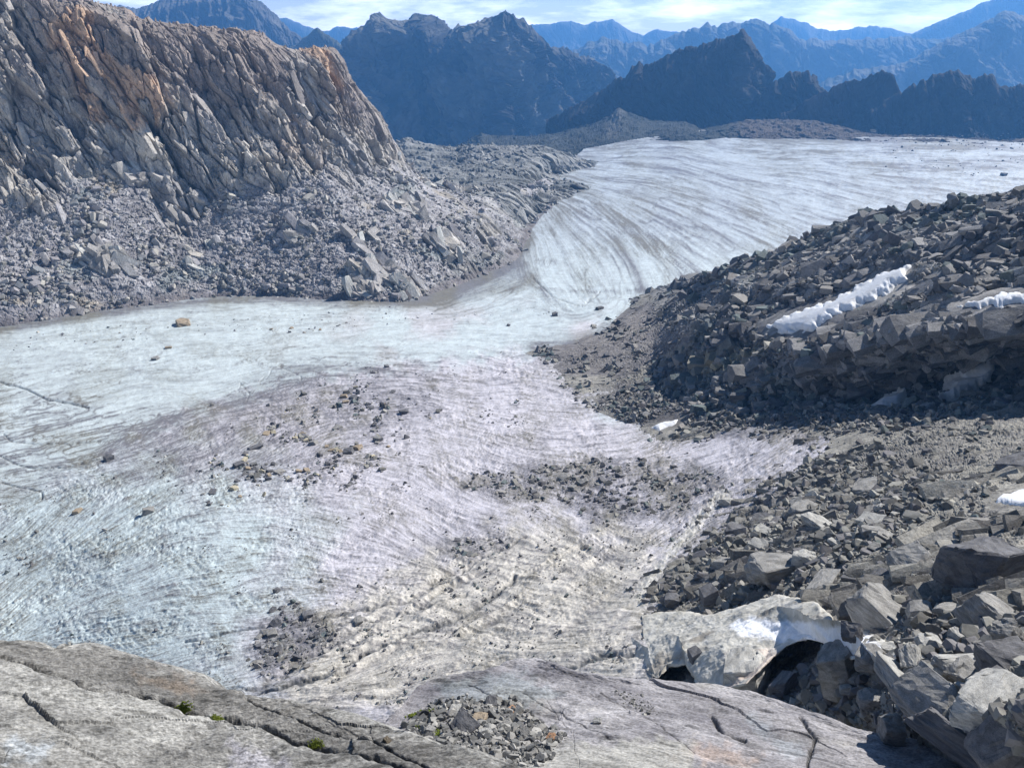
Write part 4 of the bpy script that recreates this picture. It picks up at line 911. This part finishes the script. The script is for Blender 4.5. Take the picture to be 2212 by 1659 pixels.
# ray casting onto the ground
print('bvh')
BV = []
for nm, Gr in SURF.items():
    st = 2
    g = Gr[::st, ::st]; f = grid_faces(*g.shape[:2])
    BV.append((nm, BVHTree.FromPolygons(g.reshape(-1, 3).tolist(), f.tolist())))
O0 = Vector((0, 0, 0))
def ground(u, v):
    dr = Vector(P3(u, v, 10.)).normalized(); best = None
    for nm, b in BV:
        loc, nor, idx, dist = b.ray_cast(O0, dr)
        if loc is not None and (best is None or dist < best[2]): best = (loc, nor, dist, nm)
    return best
NB = [0]
def boulder(u, v, w, kind, label, group=None, proto=None, sx=1., sy=1., sz=1., rz=None, tilt=.25, sink=.25, name='boulder', cat='boulder', seed=None):
    """w: width in pixels"""
    r_ = random.Random(int(u * 13 + v * 7) if seed is None else seed)
    hit = ground(u, v)
    if hit is None: return None
    loc, nor, dist, nm = hit
    s = w * dist / F / 2
    if w >= 55: kind += '_hi'
    me = PROTO[kind][r_.randrange(len(PROTO[kind]))] if proto is None else PROTO[kind][proto]
    o = bpy.data.objects.new(name, me); COL.objects.link(o)
    o.scale = (s * sx, s * sy, s * sz)
    rz = r_.uniform(-3.1, 3.1) if rz is None else rz
    if nor.z < 0: nor = -nor
    up = (Vector((0, 0, 1)) * .6 + nor * .4 + Vector((r_.uniform(-1, 1), r_.uniform(-1, 1), 0)) * tilt).normalized()
    qn = up.to_track_quat('Z', 'Y'); o.rotation_euler = (qn.to_matrix() @ Matrix.Rotation(rz, 3, 'Z')).to_euler()
    o.location = loc + Vector((0, 0, s * sz * (.6 - sink * 1.2)))
    tag(o, label, cat, group); NB[0] += 1
    return o

ONE = [  # u, v, width, kind, sx, sy, sz, rz, label
    (396, 701, 34, 'tan', 1, .8, .75, .2, 'lone brownish boulder on clean white ice below the left scree, biggest rock on that ice'),
    (1680, 1240, 118, 'grey', 1.05, .8, .62, .1, 'broad flat-topped grey boulder overhanging the dark hollow above the ice ledge'),
    (2108, 1258, 138, 'dark', .95, .8, 1.05, 0, 'huge dark blocky boulder with a thin pale vein, shadow to its left'),
    (1968, 1235, 90, 'grey', 1.1, .8, .75, .3, 'rounded grey boulder just left of the huge dark block'),
    (1908, 1232, 42, 'dark', .6, .7, 1.1, .1, 'tall dark narrow block standing left of the rounded grey boulder'),
    (1778, 1268, 92, 'grey', 1.15, .55, .4, .15, 'long low grey slab lying right of the flat-topped boulder'),
    (1838, 1258, 52, 'dark', .9, .8, .8, .2, 'squat dark block with pale side, between two low slabs'),
    (1900, 1268, 86, 'dark', 1.1, .6, .4, -.15, 'low dark layered slab in front of the rounded grey boulder'),
    (1735, 1222, 60, 'pale', .8, .8, .95, .8, 'upright grey boulder with a pale lit side behind the long low slab'),
    (1905, 1342, 118, 'grey', 1.0, .8, .75, .4, 'large angular grey boulder at the right end of the white snow on the ice ledge'),
    (1838, 1370, 60, 'dark', .7, .6, .6, .7, 'dark boulder sitting on the right end of the snow'),
    (1612, 1478, 106, 'pale', 1.0, .8, .85, .35, 'pale grey five-sided boulder with smooth face in front of the ice cave'),
    (1815, 1470, 92, 'grey', .95, .8, 1.15, .2, 'tall pointed grey boulder standing right of the cave mouth'),
    (1690, 1480, 60, 'dark', 1.0, .6, .5, -.3, 'dark slab leaning in the shadow of the ice cave'),
    (2062, 1388, 46, 'pale', .6, .5, 1.7, .2, 'tall pale slab standing upright among the lower right boulders'),
    (2080, 1440, 92, 'pale', 1.2, .5, .4, .4, 'long pale slab leaning at the foot of the upright slab'),
    (2130, 1350, 100, 'grey', 1, .8, .8, .4, 'big grey block just right of the upright slab, lit on top'),
    (2180, 1390, 60, 'grey', .7, .8, 1.2, .9, 'steep grey block near the right edge beside a dark gap'),
    (1985, 1330, 54, 'grey', .8, .8, 1.1, .1, 'grey boulder with yellow-white tip above the upright slab'),
    (2050, 1322, 52, 'grey', 1, .8, .6, .5, 'flat grey rock right of the boulder with the yellow tip'),
    (2180, 1300, 70, 'grey', 1, .8, .5, .2, 'flat-lying grey slab under the huge dark block, right edge'),
    (1950, 1490, 112, 'pale', 1.1, .8, .5, .1, 'broad pale flat rock between the pointed boulder and the lower ledges'),
    (2090, 1470, 80, 'grey', .9, .8, .7, 1.2, 'grey rock wedged under the long pale slab'),
    (2170, 1450, 100, 'dark', 1, .8, .9, .6, 'dark shaded boulder at the right edge under the steep block'),
    (2010, 1530, 120, 'grey', 1.2, .8, .6, .3, 'wide rough grey ledge rock above the dark overhang'),
    (2150, 1530, 140, 'pale', 1.1, .8, .55, -.1, 'wide pale ledge rock at the right edge above the dark overhang'),
    (2070, 1612, 150, 'dark', 1.2, .7, .42, -.1, 'massive black shaded block under the two ledge rocks'),
    (1925, 1590, 64, 'grey', .7, .7, 1.0, .3, 'steep grey block at the left end of the black shaded block'),
    (2205, 1620, 110, 'dark', .8, .8, 1.8, .1, 'huge dark rock filling the bottom right corner'),
    (1880, 1520, 60, 'grey', 1, .8, .7, .8, 'grey boulder left of the wide rough ledge rock'),
    (1590, 1155, 50, 'dark', .9, .9, .9, .5, 'dark cube-like boulder at the edge of the ice with lit left side'),
    (1568, 1090, 34, 'pale', .7, .8, 1.0, .4, 'pale split boulder standing in the broken ice wall'),
    (1640, 1187, 44, 'pale', 1, .8, .8, .8, 'pale rounded boulder above the flat-topped boulder'),
    (1770, 1140, 66, 'pale', 1.2, .7, .5, -.2, 'slanting pale slab in the middle of the grey rubble'),
    (1735, 1108, 60, 'grey', 1.2, .8, .6, .4, 'grey slab tilted above the slanting pale slab'),
    (1870, 1060, 62, 'grey', 1.2, .8, .5, .3, 'flat grey block at the top of the rubble streak'),
    (1880, 1130, 52, 'pale', 1, .8, .8, .9, 'pale boulder with rusty spot at the right side of the rubble'),
    (2190, 1015, 70, 'dark', 1.1, .8, .7, .1, 'dark boulder on brown gravel at right edge above the snow lump'),
    (2140, 1185, 50, 'dark', 1.2, .6, .6, -.6, 'dark wedge lying on brown gravel above the huge dark block'),
    (1530, 1290, 50, 'dark', .9, .8, .8, .5, 'dark boulder in the hollow left of the ice cave ledge'),
    (1490, 1265, 44, 'grey', .9, .8, .8, .2, 'grey boulder with stripes at the left tip of the rubble'),
    (1450, 1300, 40, 'dark', .8, .8, .9, .9, 'dark rock under the broken ice wall'),
    (1560, 1225, 44, 'grey', .9, .8, .9, .2, 'grey cut-sided block beside the flat-topped boulder'),
    (1500, 1420, 40, 'dark', .8, .7, .9, .7, 'dark rock in the small ice hollow left of the pale five-sided boulder'),
    (1295, 668, 15, 'dark', 1.2, .8, .9, 0, 'dark boulder on white ice in the bend, right one of two'),
    (1198, 682, 15, 'dark', 1.1, .8, .9, 0, 'dark boulder on white ice in the bend, left one of two'),
    (1098, 704, 8, 'dark', 1, .8, .9, 0, 'tiny dark rock alone on the white ice left of the bend'),
    (364, 752, 14, 'tan', 1, .8, .7, 0, 'small brown rock on cream ice below the lone boulder'),
    (336, 777, 16, 'grey', 1, .8, .8, 0, 'grey rock just below the small brown one on the ice'),
    (236, 992, 22, 'dark', 1, .8, .7, 0, 'dark rock perched on a white ice knob at the dark flow line'),
    (552, 968, 26, 'dark', 1.2, .8, .5, 0, 'flat dark rock on lilac ice left of the main stone cluster'),
    (575, 938, 18, 'tan', 1.2, .8, .5, 0, 'tan flat-topped rock on lilac ice above the flat dark one'),
    (320, 1107, 24, 'grey', 1, .8, .7, 0, 'brownish rock on blue-white ice, right one of the lower left pair'),
    (168, 1106, 20, 'tan', 1, .8, .7, 0, 'tan rock on blue-white ice, left one of the lower left pair'),
    (598, 1278, 14, 'dark', 1, .9, 1, 0, 'small square black rock on pale ice above the lower debris heap'),
    (775, 1342, 22, 'grey', 1, .9, .8, 0, 'grey rock on cream ice between the two lower crevasses'),
    (836, 793, 12, 'dark', 1, .9, .8, 0, 'small dark rock right on the thin dark flow line'),
    (2172, 492, 10, 'dark', 1, .9, .8, 0, 'tiny dark rock on the skyline of the right slope'),
    (2168, 380, 12, 'dark', 1.1, .9, .8, 0, 'dark boulder alone on the far ice near the right edge'),
    (1310, 770, 16, 'dark', 1.1, .9, .8, 0, 'dark boulder on the grey gravel tongue by the bend'),
    (1240, 785, 10, 'dark', 1.1, .9, .8, 0, 'small dark boulder on yellowish gravel left of the gravel tongue'),
]
for (u, v, w, k, sx, sy, sz, rz, lb_) in ONE:
    boulder(u, v, w, k, lb_, None, None, sx, sy, sz, rz, tilt=.12 if w < 130 else .01)
# stones in the hollow of the foreground bedrock
HOL = [(985, 1535, 30, 'pale', 'pale stone at the upper left of the stone-filled hollow'), (1060, 1520, 34, 'dark', 'dark stone under the back edge of the stone-filled hollow'), (1003, 1572, 62, 'dark', 'largest dark flat stone in the stone-filled hollow'),
       (1035, 1555, 40, 'tan', 'tan flat stone behind the largest dark one in the hollow'), (1048, 1585, 36, 'pale', 'whitish blocky stone in the middle of the hollow'), (1105, 1535, 24, 'rust', 'rusty orange stone near the back right of the hollow'),
       (1135, 1590, 30, 'grey', 'grey stone at the right of the hollow'), (1190, 1595, 26, 'rust', 'rusty stone at the right rim of the hollow'), (930, 1580, 26, 'grey', 'grey stone at the left rim of the hollow'), (1100, 1570, 30, 'grey', 'rounded grey stone right of the whitish one'),
       (1290, 1560, 20, 'pale', 'pale stone lying right of the hollow on purple bedrock'), (836, 1600, 18, 'tan', 'tan stone beside the foreground slab edge')]
for (u, v, w, k, lb_) in HOL:
    boulder(u, v, w, k, lb_, None, None, 1, .8, .6, None, cat='stone', name='stone', tilt=.25)
# groups of look-alikes
def cluster(pts, n_, wr, kinds, label, group, sz=.7):
    """pts: polygon; n_ boulders inside, widths wr px"""
    us_ = [p_[0] for p_ in pts]; vs_ = [p_[1] for p_ in pts]; r_ = random.Random(int(sum(us_))); k = 0; tries = 0
    while k < n_ and tries < 5000:
        tries += 1
        u, v = r_.uniform(min(us_), max(us_)), r_.uniform(min(vs_), max(vs_))
        if poly_sd(pts, np.array([u]), np.array([v]))[0] < 0: continue
        w = wr[0] * (wr[1] / wr[0]) ** (r_.random() ** 2.0)
        boulder(u, v, w, r_.choice(kinds), label, group, None, r_.uniform(.8, 1.2), r_.uniform(.6, .95), sz * r_.uniform(.8, 1.2), None, tilt=.3, seed=tries * 31 + int(u))
        k += 1
cluster([(640, 900), (760, 850), (880, 880), (860, 1000), (720, 1010), (650, 960)], 22, (10, 26), ['dark', 'grey', 'tan'], 'stone of the scattered cluster in the middle of the lilac ice', 'stones scattered over the middle of the lilac ice')
cluster([(640, 840), (700, 820), (860, 830), (880, 900), (840, 900)], 9, (8, 18), ['dark', 'grey', 'tan'], 'stone of the thin line above the middle stone cluster', 'stones in a line above the middle cluster')
cluster([(470, 1010), (540, 1000), (690, 1020), (670, 1050), (480, 1045)], 12, (12, 30), ['dark', 'grey', 'tan'], 'stone of the short row on cream-stained ice left of centre', 'stones in the cream-stained row')
cluster([(430, 1060), (520, 1060), (530, 1095), (440, 1095)], 6, (10, 20), ['dark', 'grey', 'tan'], 'stone of the small group below the cream-stained row', 'stones below the cream-stained row')
cluster([(560, 1330), (640, 1290), (720, 1330), (700, 1400), (600, 1440), (545, 1440)], 24, (12, 32), ['dark', 'grey', 'dark'], 'dark stone of the debris heap on pale ice at lower left', 'stones of the lower left debris heap')
cluster([(1180, 1010), (1300, 1000), (1460, 1040), (1440, 1110), (1300, 1110), (1200, 1060)], 34, (10, 32), ['dark', 'dark', 'grey'], 'dark stone of the debris heap on ice right of centre', 'stones of the debris heap right of centre')
cluster([(560, 712), (740, 700), (745, 714), (600, 725)], 9, (5, 12), ['dark', 'grey', 'tan'], 'small rock of the line on white ice right of the lone boulder', 'small rocks lined up on the upper white ice')
cluster([(1560, 1130), (1640, 1080), (1900, 1040), (2000, 1080), (1880, 1200), (1700, 1260), (1560, 1220)], 62, (16, 46), ['grey', 'grey', 'pale', 'dark'], 'angular grey boulder of the rubble field between the brown gravel and the dirty ice', 'boulders of the grey rubble field')
cluster([(1780, 1440), (1900, 1400), (2180, 1330), (2212, 1480), (1950, 1560), (1800, 1540)], 30, (20, 60), ['grey', 'grey', 'pale', 'dark'], 'angular boulder of the lower right boulder pile', 'boulders of the lower right pile', .8)
cluster([(1440, 860), (1700, 840), (2100, 780), (2212, 800), (2212, 850), (1900, 890), (1480, 900)], 22, (22, 60), ['dark'], 'dark block at the foot of the dark rock band', 'dark blocks at the foot of the rock band', .9)
NLEFT = 300 - NB[0]
print('boulders', NB[0])

# ------------------------------------------------------------------ loose rock (uncountable) as merged meshes
def pile(pos, size, cols):
    n_ = len(pos)
    return place(pos, size[:, None] * (np.array([.52, .42, .28]) * rng.uniform(.7, 1.3, (n_, 3))), rotm(n_), cols)
def scatter(Gr, prob, n_, wpx, seed=0, pal=None, minw=.0, power=2.2):
    """choose grid vertices with probability prob; wpx: (min, max) width in pixels"""
    p = prob.ravel().astype(float); p /= p.sum()
    idx = rng.choice(len(p), n_, p=p, replace=False)
    pos = Gr.reshape(-1, 3)[idx].copy()
    px = np.linalg.norm(pos, axis=1) / F
    w = wpx[0] * (wpx[1] / wpx[0]) ** (rng.random(n_) ** power)
    s = w * px
    pos[:, 2] += s * .12
    pal = np.array(pal); c = pal[rng.integers(0, len(pal), n_)] * rng.uniform(.75, 1.25, (n_, 1))
    return pos, s, c
RUB = surf_mat('rubble', .6, bump=.6, dist=.1, contrast=.3)
def emit(name, parts, label):
    pos = np.concatenate([p_[0] for p_ in parts]); s = np.concatenate([p_[1] for p_ in parts]); c = np.concatenate([p_[2] for p_ in parts])
    Vs, Fs, Cs = pile(pos, s, c)
    o = raw_mesh(name, Vs, Fs, RUB, Cs); tag(o, label, 'loose rock', None, 'stuff'); return o
DK = [(.12, .12, .13), (.19, .19, .19), (.26, .25, .24), (.13, .155, .155)]
GR = [(.15, .148, .14), (.22, .215, .20), (.28, .275, .25), (.17, .165, .17)]
LG = [(.25, .24, .25), (.33, .32, .315), (.39, .37, .33), (.22, .23, .24)]
hu, hv = HU, HV
hq = np.stack([hu, hv, hu * 0], -1)
inr = (hu > 1150) * (hu < 2300) * nosn
pr_rock = ss(-20, 10, rocky) * inr * ss(-.4, .3, fbm(hq / 45, 3, 700)) 
rubf = ss(-30, 30, poly_sd([(1430, 1290), (1560, 1140), (1640, 1090), (1760, 1010), (1900, 990), (2040, 1060), (1960, 1140), (1860, 1190), (1780, 1270), (1560, 1300)], hu, hv) + fbm(hq / 40, 3, 701) * 40)
upb = ss(-14, 14, poly_sd([(1280, 880), (1400, 830), (1480, 870), (2000, 860), (2212, 840), (2212, 880), (1900, 925), (1480, 925), (1380, 915)], hu, hv) + fbm(hq / 30, 3, 702) * 20)
low = ss(-20, 20, poly_sd([(1700, 1450), (1900, 1380), (1960, 1290), (2300, 1280), (2300, 1640), (2000, 1600), (1800, 1560), (1640, 1500)], hu, hv))
emit('rubble', [scatter(HG, pr_rock, 3500, (5, 34), pal=DK + [(.22, .22, .22)], power=2.2), scatter(HG, pr_rock, 9000, (3, 9), pal=DK + GR), scatter(HG, rubf * inr, 5200, (4, 26), pal=GR), scatter(HG, upb * inr, 3200, (3, 18), pal=DK + GR),
                scatter(HG, low * inr, 2600, (5, 34), pal=GR), scatter(HG, (1 - rk) * inr * ss(.0, .5, fbm(hq / 38, 3, 703)) * ss(1.3, .3, rubf + 0), 4200, (3, 18), pal=GR + DK)],
     'dark and grey rubble covering the right-hand rock slope and its boulder fields')
gu_, gv_ = np.meshgrid(us, vs)
gq = np.stack([gu_, gv_, gu_ * 0], -1)
emit('ice_debris', [scatter(GLAC, np.clip(dbm, 0, 1) ** 3 * ss(-.4, .4, fbm(gq / 14, 3, 712)) + 1e-9, 3600, (1.8, 15), pal=DK + GR, power=3.2),
                    scatter(GLAC, dome * ss(.15, .6, fbm(gq / 35, 3, 710)) * ss(1500, 1400, gu_), 1500, (2.2, 8), pal=DK + GR, power=3),
                    scatter(GLAC, ss(-30, 40, poly_sd([(470, 1000), (640, 860), (860, 800), (940, 880), (860, 1010), (700, 1060), (480, 1080)], gu_, gv_)) * ss(.0, .4, fbm(gq / 22, 3, 713)), 650, (3, 15), pal=DK + GR + [(.42, .38, .28)], power=2.2),
                    scatter(GLAC, crz * ss(.0, .5, fbm(gq / 28, 3, 711)), 700, (3, 10), pal=DK + GR, power=2.5),
                    scatter(GLAC, ((gv_ > 290) & (gv_ < 380) & (gu_ > 1900)) * (.05 + np.clip(mor, 0, 1)), 260, (1.5, 5), pal=DK),
                    scatter(GLAC, ((gv_ > 660) & (gu_ > -100)) * (np.abs(gv_ - (742 - .07 * gu_)) < 20 + 0 * gu_) + 1e-9, 120, (2, 5), pal=DK + LG)],
     'small dark stones strewn over the glacier ice and its debris patches')
wm = (1 - WALLM) * (WALLG[..., 1] > 0)
wq = fbm(WALLG / 22, 3, 720)
wu, wvv = PJ(WALLG)
vis = (wu > -80) & (wu < 1260) & (wvv > 150)
emit('scree', [scatter(WALLG, wm * vis * ss(-.4, .3, wq), 9000, (2.5, 11), pal=LG + GR, power=2.6), scatter(WALLG, vis * (.1 + wm) * ss(.1, .5, wq), 1500, (5, 20), pal=LG, power=2.0)],
     'grey scree strewn below the cliff on the left-hand side of the glacier')
# pebbles in the foreground hollow
G_, hh_ = SURF['bedrock'], None
bu, bv = PJ(G_)
hol = ss(-12, 12, poly_sd([(885, 1570), (930, 1520), (1010, 1510), (1120, 1520), (1160, 1560), (1220, 1595), (1180, 1640), (1100, 1659), (960, 1640), (880, 1600)], bu, bv) + fbm(np.stack([bu / 14, bv / 14, bu * 0], -1), 3, 730) * 14)
h2_ = ss(-6, 6, poly_sd([(1320, 1490), (1380, 1500), (1430, 1540), (1400, 1545), (1350, 1520)], bu, bv))
emit('pebbles', [scatter(G_, hol + 1e-9, 5200, (2.5, 20), pal=[(.16, .16, .155), (.24, .235, .22), (.33, .32, .30), (.12, .12, .12)], power=2.6), scatter(G_, h2_ + 1e-9, 260, (2, 8), pal=GR)],
     'grey pebbles and gravel filling the hollow of the foreground bedrock')

# moss tufts
MOSS = surf_mat('moss', .03, bump=1, dist=.02, contrast=.5, attr=False, base=(.12, .15, .02))
def moss(u, v, w, label, el=2.0, rz=.0, cat='moss'):
    hit = ground(u, v)
    if hit is None: return
    loc, nor, dist, nm = hit
    s = w * dist / F / 2; r_ = random.Random(int(u)); n_ = 420
    px_ = rng.standard_normal((n_, 3)) * np.array([s * el * .42, s * .28, s * .04])
    ca, sa = math.cos(rz), math.sin(rz)
    pos = np.stack([px_[:, 0] * ca - px_[:, 1] * sa, px_[:, 0] * sa + px_[:, 1] * ca, px_[:, 2]], -1)
    nz = np.array(nor if nor.z > 0 else -nor); pos[:, 2] += -(pos[:, 0] * nz[0] + pos[:, 1] * nz[1]) / max(nz[2], .3)
    Vs, Fs, _ = pile(pos, s * rng.uniform(.09, .24, n_), np.ones((n_, 3)))
    o = raw_mesh('moss_tuft', Vs, Fs, MOSS); o.location = loc + Vector((0, 0, s * .03))
    tag(o, label, cat)
moss(392, 1534, 34, 'small green moss tuft in the slab crack, leftmost one', 1.4, -.3)
moss(472, 1554, 22, 'tiny green moss tuft in the slab crack, second from left', 1.4, -.3)
moss(682, 1608, 26, 'green moss tuft low in the slab crack near the bottom', 1.4, -.3)
moss(948, 1592, 44, 'bright yellow-green moss cushion trailing below the stone-filled hollow', 2.2, -.7)
moss(905, 1540, 30, 'olive green moss cushion at the left rim of the stone-filled hollow', 1.6, .3)

# ================================================================== HAZE
X0, X1, Y0, Y1, Z0, Z1 = -9000, 9500, -60, 10900, -1100, 760
hv_ = np.array([[x, y, z] for x in (X0, X1) for y in (Y0, Y1) for z in (Z0, Z1)], float)
hf = np.array([[0, 1, 3, 2], [4, 6, 7, 5], [0, 4, 5, 1], [2, 3, 7, 6], [0, 2, 6, 4], [1, 5, 7, 3]])
HM = bpy.data.materials.new('haze'); HM.use_nodes = True; N, L = HM.node_tree.nodes, HM.node_tree.links
N.remove(N['Principled BSDF']); pv = N.new('ShaderNodeVolumePrincipled')
pv.inputs['Color'].default_value = (.16, .46, 1, 1); pv.inputs['Density'].default_value = HAZE; pv.inputs['Anisotropy'].default_value = .3
L.new(pv.outputs['Volume'], N['Material Output'].inputs['Volume'])
o = raw_mesh('haze', hv_, hf, HM); tag(o, kind='stuff')
HM.cycles.homogeneous_volume = True
print('done')
